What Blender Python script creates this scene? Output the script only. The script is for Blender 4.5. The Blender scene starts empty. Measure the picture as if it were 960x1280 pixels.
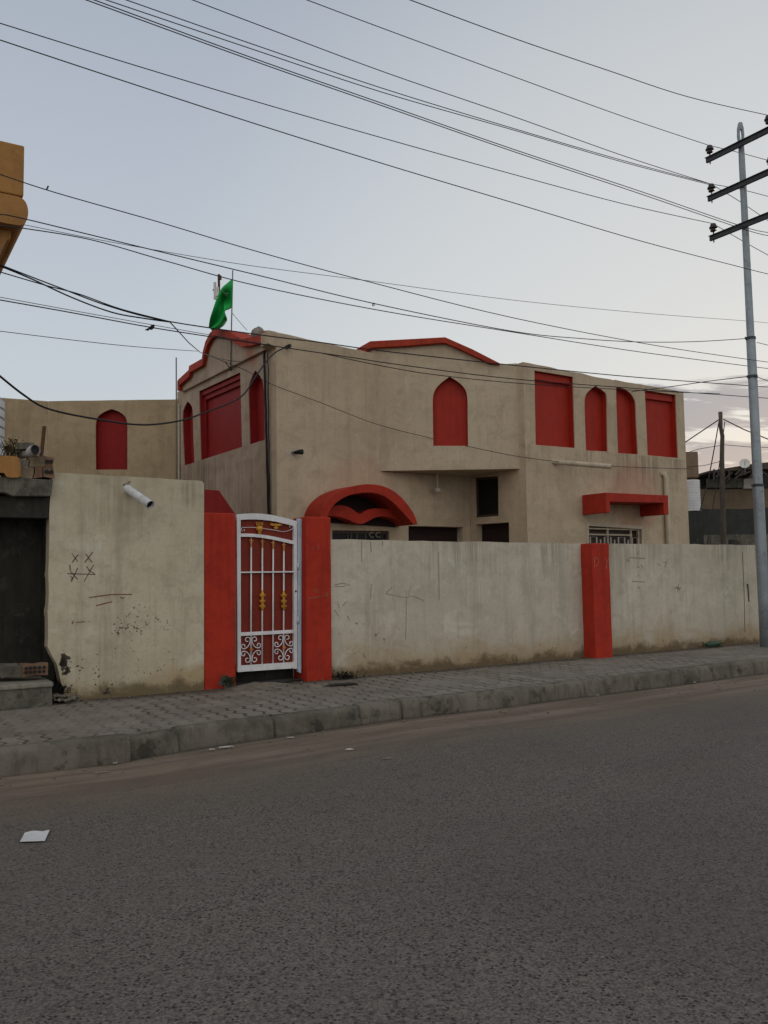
import bpy, bmesh, math, random
from mathutils import Vector, Matrix, noise
from mathutils.geometry import tessellate_polygon
random.seed(7)
rad = math.radians
scene = bpy.context.scene
COL = scene.collection

# ------------------------------------------------------------------ camera
F, CH, ROLL = 1080.0, 1.55, rad(0.83)
PITCH = math.atan(79.7/1080.0)
_c, _s, _cp, _sp = math.cos(ROLL), math.sin(ROLL), math.cos(PITCH), math.sin(PITCH)
right = Vector((_c, _s*_sp, -_s*_cp)); up = Vector((_s, -_c*_sp, _c*_cp)); fwd = Vector((0, _cp, _sp))
cam = bpy.data.cameras.new("camera"); cam_o = bpy.data.objects.new("camera", cam); COL.objects.link(cam_o)
cam.sensor_fit = 'VERTICAL'; cam.sensor_height = 36.0; cam.lens = F/1280*36.0
cam.clip_start = 0.05; cam.clip_end = 3000
m = Matrix((right, up, -fwd)).transposed().to_4x4(); m.translation = (0, 0, CH); cam_o.matrix_world = m
scene.camera = cam_o

def ray(x, y):
    return right*((x-480)/F) - up*((y-640)/F) + fwd
def on_ground(x, y, z):
    r = ray(x, y); return r*((z-CH)/r.z) + Vector((0, 0, CH))

class Plane:
    """vertical plane: point p0 and horizontal direction d (2-D); n looks towards the street"""
    def __init__(s, p0, d):
        s.p0 = Vector(p0[:2]); s.d = Vector(d[:2]).normalized(); s.n = Vector((s.d.y, -s.d.x))
    def uz(s, x, y):
        r = ray(x, y); r2 = Vector((r.x, r.y)); t = s.n.dot(s.p0)/s.n.dot(r2)
        return ((r2*t-s.p0).dot(s.d), r.z*t+CH)
    def p(s, u, z, off=0.0):
        q = s.p0 + s.d*u + s.n*off; return Vector((q.x, q.y, z))
    def px(s, x, y, off=0.0):
        return s.p(*s.uz(x, y), off)
    def shift(s, off): return Plane(s.p0+s.n*off, s.d)

W_ANG = rad(31.65); WD = Vector((math.cos(W_ANG), math.sin(W_ANG))); WN = Vector((WD.y, -WD.x))
SW = Plane((-3.46, 10.04), WD)                     # street wall face
H_ANG = rad(33.85); U = Vector((math.cos(H_ANG), math.sin(H_ANG))); V = Vector((-U.y, U.x))
WG = Plane((2.736, 16.5), U)                       # house, right wing front
SFd = 1.695
A = Plane(Vector((-1.9165, 15.4206)), U)           # house, main front
L = Plane(A.p0, V)                                 # house, side front: u runs backwards, n = street side (+U)
L.n = -U
B = Plane((-0.0665, 16.6614), (1, -0.0085))        # bay of the upper floor
SFp = Plane(WG.p0, V); SFp.n = -U                  # left cheek of the right wing
PV = 0.18                                          # pavement height

# ------------------------------------------------------------------ materials
def newmat(name):
    mt = bpy.data.materials.new(name); mt.use_nodes = True
    nt = mt.node_tree; b = nt.nodes["Principled BSDF"]; b.inputs["Specular IOR Level"].default_value = 0.25
    return mt, nt, b
class NT:
    def __init__(s, nt): s.nt = nt
    def n(s, t, **kw):
        nd = s.nt.nodes.new(t)
        for k, v in kw.items():
            if k in nd.inputs: 
                i = nd.inputs[k]
                if hasattr(v, "links") or isinstance(v, bpy.types.NodeSocket): s.nt.links.new(v, i)
                else: i.default_value = v
            else: setattr(nd, k, v)
        return nd
    def link(s, a, b): s.nt.links.new(a, b)
    def mix(s, fac, a, b, mode='MIX'):
        nd = s.nt.nodes.new("ShaderNodeMix"); nd.data_type = 'RGBA'; nd.blend_type = mode
        for idx, v in ((0, fac), (6, a), (7, b)):
            if isinstance(v, bpy.types.NodeSocket): s.nt.links.new(v, nd.inputs[idx])
            else: nd.inputs[idx].default_value = v if idx == 0 else (tuple(v)+(1,))[:4]
        return nd.outputs[2]
    def math(s, op, a, b=0.0, c=None, clamp=False):
        nd = s.nt.nodes.new("ShaderNodeMath"); nd.operation = op; nd.use_clamp = clamp
        for i, v in enumerate((a, b, c)):
            if v is None: continue
            if isinstance(v, bpy.types.NodeSocket): s.nt.links.new(v, nd.inputs[i])
            else: nd.inputs[i].default_value = v
        return nd.outputs[0]
    def ramp(s, fac, lo, hi, inv=False):
        nd = s.nt.nodes.new("ShaderNodeMapRange"); nd.interpolation_type = 'SMOOTHSTEP'
        s.nt.links.new(fac, nd.inputs[0]); nd.inputs[1].default_value = lo; nd.inputs[2].default_value = hi
        nd.inputs[3].default_value = 1.0 if inv else 0.0; nd.inputs[4].default_value = 0.0 if inv else 1.0
        return nd.outputs[0]
    def noise(s, vec, scale, detail=5, rough=0.6, dist=0.0):
        nd = s.nt.nodes.new("ShaderNodeTexNoise"); s.nt.links.new(vec, nd.inputs["Vector"])
        nd.inputs["Scale"].default_value = scale; nd.inputs["Detail"].default_value = detail
        nd.inputs["Roughness"].default_value = rough; nd.inputs["Distortion"].default_value = dist
        return nd.outputs[0]
    def mapping(s, vec, scale=(1, 1, 1), loc=(0, 0, 0)):
        nd = s.nt.nodes.new("ShaderNodeMapping"); s.nt.links.new(vec, nd.inputs[0])
        nd.inputs["Scale"].default_value = scale; nd.inputs["Location"].default_value = loc
        return nd.outputs[0]
    def bump(s, h, strength, dist, bsdf):
        nd = s.nt.nodes.new("ShaderNodeBump"); s.nt.links.new(h, nd.inputs["Height"])
        nd.inputs["Strength"].default_value = strength; nd.inputs["Distance"].default_value = dist
        s.nt.links.new(nd.outputs[0], bsdf.inputs["Normal"])

def sc(c, k): return tuple(x*k for x in c)

def stucco(name, base, stain, streak=0.5, grime=None, gz=(PV, 0.75), pale=None, red=None, seed=0.0, patch=0.35, drip=()):
    mt, nt, b = newmat(name); N = NT(nt)
    uv = N.n("ShaderNodeUVMap").outputs[0]
    pos = N.n("ShaderNodeNewGeometry").outputs["Position"]
    uv = N.mapping(uv, loc=(seed, seed*0.7, seed))
    big = N.noise(uv, 0.8, 7, 0.68, 0.3)
    med = N.noise(uv, 3.0, 7, 0.72, 0.5)
    stv = N.noise(N.mapping(uv, (3.0, 0.20, 1)), 1.5, 7, 0.72, 0.2)
    fst = N.noise(N.mapping(uv, (11, 0.26, 1)), 1.3, 6, 0.72, 0.15)
    hor = N.noise(N.mapping(uv, (0.35, 2.6, 1)), 1.4, 5, 0.6)
    fin_ = N.noise(uv, 16, 5, 0.7)
    col = N.mix(N.math('MULTIPLY', N.ramp(big, 0.38, 0.62), min(1.0, patch*1.7)), base, stain)
    col = N.mix(N.math('MULTIPLY', N.ramp(med, 0.46, 0.66), min(1.0, patch*1.5)), col, sc(stain, 0.85))
    col = N.mix(N.math('MULTIPLY', N.ramp(hor, 0.50, 0.68), patch*0.6), col, sc(stain, 0.9))
    if pale: col = N.mix(N.math('MULTIPLY', N.ramp(N.noise(uv, 1.5, 6, 0.65, 0.8), 0.56, 0.68), 0.55), col, pale)
    col = N.mix(N.math('MULTIPLY', N.ramp(stv, 0.49, 0.68), streak), col, sc(stain, 0.62))
    col = N.mix(N.math('MULTIPLY', N.ramp(fst, 0.54, 0.72), streak*0.8), col, sc(stain, 0.55))
    col = N.mix(N.math('MULTIPLY', N.ramp(fin_, 0.48, 0.72), 0.30), col, sc(stain, 0.7))
    for (d0, d1, dk) in drip:      # run-off marks below sills and copings
        zz = N.n("ShaderNodeSeparateXYZ"); N.link(pos, zz.inputs[0]); top = N.ramp(zz.outputs[2], d1, d1+0.02, True)
        run = N.noise(N.mapping(uv, (7.5, 0.10, 1)), 1.5, 5, 0.75, 0.1)
        hh = N.math('ADD', zz.outputs[2], N.math('MULTIPLY', N.math('SUBTRACT', run, 0.5), (d1-d0)*2.2))
        dm = N.math('MULTIPLY', N.math('MULTIPLY', N.ramp(hh, d0, d1), top), N.ramp(run, 0.42, 0.60)); dm = N.math('MULTIPLY', dm, N.ramp(N.noise(uv, 0.75, 3, 0.6), 0.40, 0.58))
        col = N.mix(N.math('MULTIPLY', dm, dk), col, sc(stain, 0.5))
    if grime:
        z = N.n("ShaderNodeSeparateXYZ"); N.link(pos, z.inputs[0])
        h = N.math('ADD', z.outputs[2], N.math('MULTIPLY', N.math('SUBTRACT', big, 0.5), 1.6))
        col = N.mix(N.math('MULTIPLY', N.ramp(h, gz[0], gz[1], True), 0.75), col, grime)
        sp = N.ramp(N.noise(uv, 11, 4, 0.75), 0.60, 0.68)
        h2 = N.math('ADD', z.outputs[2], N.math('MULTIPLY', N.math('SUBTRACT', big, 0.5), 1.2))
        col = N.mix(N.math('MULTIPLY', sp, N.math('MULTIPLY', N.ramp(h2, PV+0.05, PV+0.62, True), 0.8)), col, sc(grime, 0.35))
        h3 = N.math('ADD', z.outputs[2], N.math('MULTIPLY', N.math('SUBTRACT', med, 0.5), 0.55))
        col = N.mix(N.math('MULTIPLY', N.ramp(h3, PV+0.03, PV+0.19, True), 0.85), col, sc(grime, 0.32))  # dirt line at the foot, deepened as contact shade in the colour
    chips = N.ramp(N.noise(uv, 26, 3, 0.6), 0.71, 0.75)
    col = N.mix(N.math('MULTIPLY', chips, 0.5), col, sc(stain, 0.45))
    if red:
        for (cpt, r0, r1, k) in red:
            dv = N.n("ShaderNodeVectorMath", operation='DISTANCE'); N.link(pos, dv.inputs[0]); dv.inputs[1].default_value = cpt
            dd = N.math('ADD', dv.outputs["Value"], N.math('MULTIPLY', N.math('SUBTRACT', med, 0.5), 0.35))
            col = N.mix(N.math('MULTIPLY', N.ramp(dd, r0, r1, True), k), col, (0.36, 0.075, 0.035))
    N.link(col, b.inputs["Base Color"]); b.inputs["Roughness"].default_value = 0.92
    hgt = N.math('ADD', N.math('MULTIPLY', N.noise(uv, 60, 4, 0.7), 0.5), N.math('MULTIPLY', med, 1.3))
    N.bump(hgt, 0.55, 0.012, b)
    return mt

def paint(name, base, dark=0.6, rough=0.6, wear=None, scale=4.0, wk=0.35, bump=0.25, spec=0.3, edge=None, metal=0.0):
    mt, nt, b = newmat(name); N = NT(nt)
    uv = N.n("ShaderNodeNewGeometry").outputs["Position"]
    n1 = N.noise(uv, scale, 7, 0.72, 0.3); n2 = N.noise(N.mapping(uv, (5, 5, 0.4)), 2.0, 6, 0.72)
    col = N.mix(N.math('MULTIPLY', N.ramp(n1, 0.40, 0.64), 0.75), base, sc(base, dark))
    col = N.mix(N.math('MULTIPLY', N.ramp(n2, 0.47, 0.68), 0.6), col, sc(base, dark*0.9))
    if wear: col = N.mix(N.math('MULTIPLY', N.ramp(N.noise(uv, scale*2.3, 7, 0.75), 0.54, 0.64), wk), col, wear)
    N.link(col, b.inputs["Base Color"]); b.inputs["Roughness"].default_value = rough; b.inputs["Specular IOR Level"].default_value = spec
    b.inputs["Metallic"].default_value = metal
    N.bump(N.noise(uv, 45, 4, 0.6), bump, 0.006, b)
    return mt

M = {}
HB, HS = (0.53, 0.428, 0.31), (0.425, 0.338, 0.24)
AWC = tuple(A.px(455, 622, 0.1)); CNC = tuple(WG.px(795, 622, 0.0)); GBC = tuple(L.px(297, 444, 0.0))
M['house'] = stucco('house_stucco', HB, HS, 0.26, drip=[(5.3, 5.95, .3)], pale=(0.56, 0.47, 0.34), red=[(AWC, 0.72, 0.86, 0.13), (CNC, 0.65, 0.85, 0.12)], seed=3)
M['wing'] = stucco('wing_stucco', HB, HS, 0.26, drip=[(3.2, 4.03, .7), (5.2, 5.62, .3)], pale=(0.56, 0.47, 0.34), red=[(CNC, 0.65, 0.85, 0.22)], seed=43)
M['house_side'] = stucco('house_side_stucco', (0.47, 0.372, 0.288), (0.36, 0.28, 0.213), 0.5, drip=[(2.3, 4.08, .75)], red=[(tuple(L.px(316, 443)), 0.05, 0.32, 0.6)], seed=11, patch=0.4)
M['bay'] = stucco('bay_stucco', (0.515, 0.425, 0.315), (0.42, 0.34, 0.245), 0.25, pale=(0.54, 0.48, 0.37), seed=17)
M['back'] = stucco('back_stucco', (0.47, 0.375, 0.245), (0.36, 0.28, 0.175), 0.3, seed=23)
M['wall'] = stucco('street_wall_plaster', (0.55, 0.50, 0.41), (0.43, 0.387, 0.307), 0.34, drip=[(1.45, 2.06, .55)], grime=(0.33, 0.23, 0.12), pale=(0.62, 0.59, 0.50), seed=5, patch=0.34)
M['wall_tall'] = stucco('tall_wall_plaster', (0.55, 0.49, 0.37), (0.43, 0.375, 0.268), 0.38, drip=[(2.1, 2.8, .55)], grime=(0.37, 0.275, 0.145), pale=(0.62, 0.59, 0.49), seed=31, gz=(PV, 0.6))
M['red'] = paint('red_wall_paint', (0.39, 0.027, 0.011), 0.72, 0.75, (0.35, 0.07, 0.05), wk=0.25, bump=0.5)
M['pillar'] = paint('red_pillar_paint', (0.41, 0.029, 0.012), 0.7, 0.85, (0.30, 0.045, 0.028), wk=0.4, bump=0.4)
M['niche'] = paint('niche_red', (0.37, 0.022, 0.010), 0.8, 0.65, None, bump=0.35)
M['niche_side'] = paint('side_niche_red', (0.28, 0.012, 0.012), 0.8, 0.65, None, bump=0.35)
M['trim'] = paint('orange_red_trim', (0.39, 0.040, 0.016), 0.62, 0.75, (0.30, 0.06, 0.03), wk=0.5, bump=0.5)
M['white'] = paint('gate_white', (0.72, 0.72, 0.74), 0.8, 0.45, (0.45, 0.38, 0.32), wk=0.35, bump=0.15)
M['bluewhite'] = paint('post_blue_white', (0.46, 0.55, 0.66), 0.75, 0.5, (0.25, 0.3, 0.4), wk=0.5)
M['gatered'] = paint('gate_sheet_red', (0.19, 0.017, 0.005), 0.8, 0.55, None, bump=0.1)
M['gold'] = paint('gold_paint', (0.60, 0.30, 0.045), 0.55, 0.45, None, metal=0.2)
M['copper'] = paint('rusty_gold', (0.52, 0.25, 0.09), 0.6, 0.5, None)
M['black'] = paint('black_rubber', (0.012, 0.012, 0.014), 0.8, 0.6, None)
M['wire'] = paint('wire_dark', (0.020, 0.023, 0.030), 0.8, 0.6, None)
M['ink'] = paint('graffiti_black', (0.085, 0.073, 0.060), 0.7, 0.9, None)
M['inkfade'] = paint('graffiti_faded', (0.27, 0.235, 0.18), 0.8, 0.9, None)
M['inkred'] = paint('graffiti_brown', (0.24, 0.12, 0.08), 0.7, 0.9, None)
M['palered'] = paint('chalk_on_red', (0.50, 0.13, 0.10), 0.8, 0.9, None)
M['concrete'] = paint('concrete', (0.26, 0.24, 0.20), 0.55, 0.95, (0.12, 0.11, 0.095), wk=0.5, bump=0.9)
M['mold'] = paint('stained_concrete', (0.15, 0.14, 0.115), 0.35, 0.95, (0.04, 0.038, 0.03), wk=0.7, bump=0.9)
M['kerb'] = paint('kerb_concrete', (0.165, 0.145, 0.118), 0.42, 0.95, (0.045, 0.040, 0.033), wk=0.85, scale=1.5, bump=1.0)
M['nearblack'] = paint('dark_plaster', (0.035, 0.034, 0.028), 0.45, 0.9, (0.12, 0.11, 0.09), wk=0.3, scale=2.0, bump=0.6)  # near-black tone for recess plaster, stains and the painted gap shade
M['brick'] = paint('fired_brick', (0.21, 0.125, 0.08), 0.6, 0.95, (0.2, 0.17, 0.13), wk=0.6, scale=9, bump=0.9)
M['brickpale'] = paint('pale_brick', (0.24, 0.18, 0.12), 0.6, 0.95, (0.25, 0.2, 0.15), wk=0.6, scale=9, bump=0.9)
M['stone'] = paint('orange_stone', (0.37, 0.185, 0.06), 0.72, 0.85, (0.28, 0.135, 0.045), wk=0.4, scale=3, bump=0.4)
M['pvc'] = paint('pvc_white', (0.66, 0.67, 0.68), 0.72, 0.5, (0.35, 0.33, 0.30), wk=0.5, bump=0.15)
M['beigepipe'] = paint('pipe_beige', (0.52, 0.45, 0.34), 0.75, 0.7, (0.35, 0.28, 0.2), wk=0.4)
M['darkpipe'] = paint('steel_pipe', (0.20, 0.20, 0.20), 0.7, 0.5, (0.12, 0.08, 0.06), wk=0.5)
M['rust'] = paint('rusty_steel', (0.12, 0.055, 0.030), 0.6, 0.85, (0.2, 0.09, 0.04), wk=0.5, scale=14)
M['greymetal'] = paint('galvanised_pole', (0.27, 0.305, 0.335), 0.75, 0.45, (0.13, 0.14, 0.15), wk=0.5, scale=3, metal=0.35)
M['arm'] = paint('arm_steel', (0.055, 0.058, 0.066), 0.7, 0.6, None)
M['insul'] = paint('insulator_glaze', (0.018, 0.015, 0.016), 0.8, 0.25, None, spec=0.5)
M['timber'] = paint('weathered_timber', (0.10, 0.082, 0.068), 0.55, 0.9, None, scale=8)
M['tank'] = paint('tank_white', (0.72, 0.73, 0.75), 0.85, 0.5, (0.5, 0.5, 0.5), wk=0.3)
M['tankbrown'] = paint('tank_brown', (0.20, 0.14, 0.095), 0.8, 0.7, None)
M['block'] = paint('shaded_block_wall', (0.042, 0.045, 0.041), 0.7, 0.95, (0.07, 0.07, 0.065), wk=0.4, scale=2.5, bump=0.8)  # near-black tone paints in the shade on the far block wall
M['tanwall'] = paint('tan_block_wall', (0.17, 0.125, 0.085), 0.75, 0.95, None, scale=2.5)
M['sheet'] = paint('shed_sheet_metal', (0.075, 0.06, 0.05), 0.6, 0.8, (0.14, 0.07, 0.04), wk=0.5)
M['glass'] = paint('dark_glass', (0.010, 0.010, 0.011), 0.8, 0.3, None, spec=0.15, bump=0.0)
M['void'] = paint('painted_shade', (0.022, 0.010, 0.010), 0.8, 0.8, None)
M['frame'] = paint('brown_frame', (0.06, 0.038, 0.031), 0.8, 0.6, None)
M['bars'] = paint('pale_bars', (0.52, 0.48, 0.44), 0.75, 0.6, None)
M['green'] = paint('flag_green', (0.012, 0.36, 0.075), 0.85, 0.7, None, bump=0.1)
M['emblem'] = paint('flag_white', (0.25, 0.55, 0.32), 0.85, 0.8, None)
M['lumpgrey'] = paint('sack_grey', (0.27, 0.235, 0.21), 0.6, 0.95, (0.15, 0.13, 0.12), wk=0.5)
M['paper'] = paint('litter_paper', (0.62, 0.62, 0.62), 0.85, 0.8, None)
M['scrap'] = paint('dirty_paper', (0.40, 0.39, 0.37), 0.7, 0.9, (0.2, 0.18, 0.15), wk=0.6, scale=20)
M['weed'] = paint('dry_weed', (0.07, 0.065, 0.032), 0.6, 0.9, None)
M['leafgreen'] = paint('weed_green', (0.035, 0.050, 0.025), 0.6, 0.8, None)
M['char'] = paint('burnt_twigs', (0.018, 0.016, 0.014), 0.7, 0.9, None)
M['rubble'] = paint('rubble', (0.20, 0.175, 0.14), 0.55, 0.95, (0.09, 0.08, 0.065), wk=0.5, scale=8, bump=0.9)
M['roofm'] = paint('roof_screed', (0.30, 0.27, 0.23), 0.7, 0.95, None)
M['dish'] = paint('dish_white', (0.66, 0.65, 0.62), 0.85, 0.5, None)
M['green_bottle'] = paint('green_plastic', (0.03, 0.075, 0.045), 0.8, 0.35, None)

def road_mat():
    mt, nt, b = newmat('asphalt'); N = NT(nt)
    pos = N.n("ShaderNodeNewGeometry").outputs["Position"]
    kd = N.n("ShaderNodeAttribute", attribute_name="kerb_dist").outputs["Fac"]
    ks = N.n("ShaderNodeAttribute", attribute_name="kerb_along").outputs["Fac"]
    cmb = N.n("ShaderNodeCombineXYZ"); N.link(N.math('MULTIPLY', ks, 0.22), cmb.inputs[0]); N.link(N.math('MULTIPLY', kd, 2.3), cmb.inputs[1])
    st = N.noise(cmb.outputs[0], 1.6, 6, 0.65)
    vor = N.n("ShaderNodeTexVoronoi"); N.link(pos, vor.inputs["Vector"]); vor.inputs["Scale"].default_value = 112
    vor2 = N.n("ShaderNodeTexVoronoi"); N.link(pos, vor2.inputs["Vector"]); vor2.inputs["Scale"].default_value = 56
    sep = N.n("ShaderNodeSeparateColor"); N.link(vor.outputs["Color"], sep.inputs[0])
    sep2 = N.n("ShaderNodeSeparateColor"); N.link(vor2.outputs["Color"], sep2.inputs[0])
    fine = N.noise(pos, 150, 3, 0.7); big = N.noise(pos, 0.55, 5, 0.6); mid = N.noise(pos, 4, 5, 0.65)
    col = N.mix(sep.outputs[0], (0.056, 0.049, 0.043), (0.188, 0.166, 0.144))
    col = N.mix(N.math('MULTIPLY', N.ramp(fine, 0.45, 0.7), 0.4), col, (0.16, 0.15, 0.14))
    pits = N.math('MULTIPLY', N.ramp(sep2.outputs[1], 0.66, 0.76), N.ramp(vor2.outputs["Distance"], 0.28, 0.5, True))
    col = N.mix(N.math('MULTIPLY', pits, 0.85), col, (0.014, 0.013, 0.012))
    chip = N.math('MULTIPLY', N.ramp(sep2.outputs[0], 0.955, 0.965), N.ramp(vor2.outputs["Distance"], 0.2, 0.38, True))
    col = N.mix(N.math('MULTIPLY', chip, 0.55), col, (0.30, 0.27, 0.235))
    col = N.mix(N.math('MULTIPLY', N.ramp(big, 0.35, 0.7), 0.3), col, (0.105, 0.096, 0.088))
    patch = N.noise(N.mapping(pos, (1, 1, 1), (3, 7, 0)), 0.28, 6, 0.62, 0.8)
    col = N.mix(N.math('MULTIPLY', N.ramp(patch, 0.44, 0.66), 0.28), col, (0.062, 0.055, 0.049))
    oil = N.ramp(N.noise(pos, 1.15, 5, 0.6, 0.3), 0.64, 0.72)
    col = N.mix(N.math('MULTIPLY', oil, 0.4), col, (0.035, 0.032, 0.029))
    # dust lying along the kerb, drawn out by tyres
    d1 = N.math('ADD', kd, N.math('MULTIPLY', N.math('SUBTRACT', st, 0.5), 1.5))
    d1 = N.math('ADD', d1, N.math('MULTIPLY', N.math('SUBTRACT', mid, 0.5), 0.35))
    dust = N.math('MULTIPLY', N.ramp(d1, 0.45, 1.9, True), 0.92)
    dc = N.mix(N.ramp(st, 0.4, 0.68), (0.135, 0.102, 0.075), (0.235, 0.182, 0.138))
    dc = N.mix(N.math('MULTIPLY', N.ramp(mid, 0.5, 0.7), 0.4), dc, (0.085, 0.07, 0.056))
    dust2 = N.math('MULTIPLY', N.math('MULTIPLY', N.ramp(kd, 0.9, 4.5, True), N.ramp(st, 0.42, 0.62)), 0.6)
    col = N.mix(dust2, col, (0.13, 0.104, 0.082)); col = N.mix(dust, col, dc)
    edge = N.ramp(N.math('ADD', kd, N.math('MULTIPLY', N.math('SUBTRACT', mid, 0.5), 0.12)), 0.0, 0.09, True)
    col = N.mix(N.math('MULTIPLY', edge, 0.75), col, (0.045, 0.040, 0.033))
    N.link(col, b.inputs["Base Color"]); b.inputs["Roughness"].default_value = 0.9; b.inputs["Specular IOR Level"].default_value = 0.2
    h = N.math('SUBTRACT', N.math('MULTIPLY', sep.outputs[0], 0.7), N.math('MULTIPLY', pits, 1.2))
    h = N.math('MULTIPLY', h, N.math('SUBTRACT', 1.0, N.math('MULTIPLY', dust, 0.8)))
    N.bump(h, 0.6, 0.006, b)
    return mt
def paver_mat():
    mt, nt, b = newmat('zigzag_pavers'); N = NT(nt)
    uv = N.n("ShaderNodeUVMap").outputs[0]; pos = N.n("ShaderNodeNewGeometry").outputs["Position"]
    wd = N.n("ShaderNodeAttribute", attribute_name="wall_dist").outputs["Fac"]
    s = N.n("ShaderNodeSeparateXYZ"); N.link(uv, s.inputs[0])
    tri = N.math('PINGPONG', N.math('DIVIDE', s.outputs[1], 0.23), 0.5)
    s1 = N.math('ADD', s.outputs[0], N.math('MULTIPLY', N.ramp(tri, 0.08, 0.42), 0.045))
    s1 = N.math('ADD', s1, N.math('MULTIPLY', N.math('SUBTRACT', N.noise(uv, 1.6, 4, 0.6), 0.5), 0.16))
    tt = N.math('ADD', s.outputs[1], N.math('MULTIPLY', N.math('PINGPONG', N.math('DIVIDE', s.outputs[0], 0.11), 0.5), 0.03))
    cmb = N.n("ShaderNodeCombineXYZ"); N.link(tt, cmb.inputs[0]); N.link(s1, cmb.inputs[1])
    br = N.n("ShaderNodeTexBrick"); N.link(cmb.outputs[0], br.inputs["Vector"])
    br.offset = 0.5; br.inputs["Scale"].default_value = 1.0; br.inputs["Brick Width"].default_value = 0.23; br.inputs["Row Height"].default_value = 0.18
    br.inputs["Mortar Size"].default_value = 0.011; br.inputs["Mortar Smooth"].default_value = 0.35; br.inputs["Bias"].default_value = 0.0
    br.inputs["Color1"].default_value = (0.165, 0.142, 0.115, 1); br.inputs["Color2"].default_value = (0.215, 0.185, 0.152, 1); br.inputs["Mortar"].default_value = (0.020, 0.017, 0.014, 1)
    jn = N.math('PINGPONG', N.math('DIVIDE', s1, 0.19), 0.5)
    jnt = N.ramp(N.math('ADD', jn, N.math('MULTIPLY', N.math('SUBTRACT', N.noise(uv, 17, 4, 0.7), 0.5), 0.05)), 0.05, 0.11, True)
    jt = N.math('MULTIPLY', br.outputs["Fac"], 0.35)
    jall = N.math('MAXIMUM', jnt, jt)
    cell = N.n("ShaderNodeTexWhiteNoise", noise_dimensions='2D'); cv2 = N.n("ShaderNodeCombineXYZ")
    N.link(N.math('FLOOR', N.math('DIVIDE', s1, 0.19)), cv2.inputs[0]); N.link(N.math('FLOOR', N.math('DIVIDE', tt, 0.23)), cv2.inputs[1]); N.link(cv2.outputs[0], cell.inputs["Vector"])
    pcol = N.mix(cell.outputs["Value"], (0.165, 0.145, 0.122), (0.245, 0.215, 0.182))
    n1 = N.noise(pos, 2.2, 6, 0.7); n2 = N.noise(pos, 14, 5, 0.7); n3 = N.noise(pos, 0.7, 4, 0.6)
    col = N.mix(N.math('MULTIPLY', N.ramp(n1, 0.45, 0.7), 0.6), pcol, (0.165, 0.136, 0.103))
    col = N.mix(N.math('MULTIPLY', N.ramp(n2, 0.5, 0.7), 0.35), col, (0.10, 0.09, 0.075))
    col = N.mix(N.math('MULTIPLY', N.ramp(n3, 0.46, 0.64), 0.55), col, (0.23, 0.205, 0.178))
    fill = N.ramp(N.noise(pos, 1.1, 4, 0.6), 0.40, 0.62)
    col = N.mix(N.math('MULTIPLY', jall, N.math('ADD', 0.15, N.math('MULTIPLY', fill, 0.75))), col, (0.045, 0.038, 0.031))
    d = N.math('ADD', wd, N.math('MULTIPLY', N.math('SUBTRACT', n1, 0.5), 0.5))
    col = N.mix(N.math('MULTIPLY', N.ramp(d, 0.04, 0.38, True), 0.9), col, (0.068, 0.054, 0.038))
    N.link(col, b.inputs["Base Color"]); b.inputs["Roughness"].default_value = 0.92
    h = N.math('ADD', N.math('MULTIPLY', jall, -1.0), N.math('MULTIPLY', n2, 0.35))
    N.bump(h, 0.8, 0.012, b)
    return mt
M['road'] = road_mat(); M['paver'] = paver_mat()
M['dirt'] = paint('dry_ground', (0.20, 0.165, 0.12), 0.7, 0.95, (0.13, 0.11, 0.08), scale=0.8, bump=0.5)

# ------------------------------------------------------------------ mesh helpers
ORG = {}
def setuv(bm):
    lay = bm.loops.layers.uv.new("uv")
    for f in bm.faces:
        n = f.normal
        if abs(n.z) > 0.75:
            for l in f.loops:
                q = l.vert.co; l[lay].uv = (q.x*WD.x+q.y*WD.y, q.x*WN.x+q.y*WN.y)
        else:
            t = Vector((-n.y, n.x, 0)); t = t.normalized() if t.length > 1e-6 else Vector((1, 0, 0))
            for l in f.loops:
                q = l.vert.co; l[lay].uv = (q.x*t.x+q.y*t.y, q.z)
def obj(name, bm, mat, parent=None, bev=0.0, smooth=False, label=None, cat=None, group=None, kind=None, attrs=None, keep=False):
    bmesh.ops.recalc_face_normals(bm, faces=bm.faces)
    bm.normal_update(); setuv(bm)
    if parent is not None: o0 = ORG[parent.name]
    elif keep: o0 = Vector((0, 0, 0))
    else:
        xs = [v.co for v in bm.verts]
        mn = Vector([min(v[i] for v in xs) for i in range(3)]); mx = Vector([max(v[i] for v in xs) for i in range(3)])
        o0 = Vector(((mn.x+mx.x)/2, (mn.y+mx.y)/2, mn.z))
    me = bpy.data.meshes.new(name)
    for v in bm.verts: v.co -= o0
    if smooth:
        for f in bm.faces: f.smooth = True
    bm.to_mesh(me); bm.free()
    me.materials.append(mat)
    o = bpy.data.objects.new(name, me); COL.objects.link(o)
    if parent is not None: o.parent = parent; ORG[o.name] = o0
    else: o.location = o0; ORG[o.name] = o0
    if bev > 0:
        md = o.modifiers.new("bevel", 'BEVEL'); md.width = bev; md.segments = 2; md.limit_method = 'ANGLE'; md.angle_limit = rad(35)
    tag(o, label, cat, group, kind)
    return o
def tag(o, label=None, cat=None, group=None, kind=None):
    if label: o['label'] = label
    if cat: o['category'] = cat
    if group: o['group'] = group
    if kind: o['kind'] = kind
def thing(name, loc, label, cat, group=None, kind=None):
    o = bpy.data.objects.new(name, None); COL.objects.link(o); o.location = loc; o.empty_display_size = 0.2
    ORG[o.name] = Vector(loc); tag(o, label, cat, group, kind); return o
def NB(): return bmesh.new()

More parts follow.
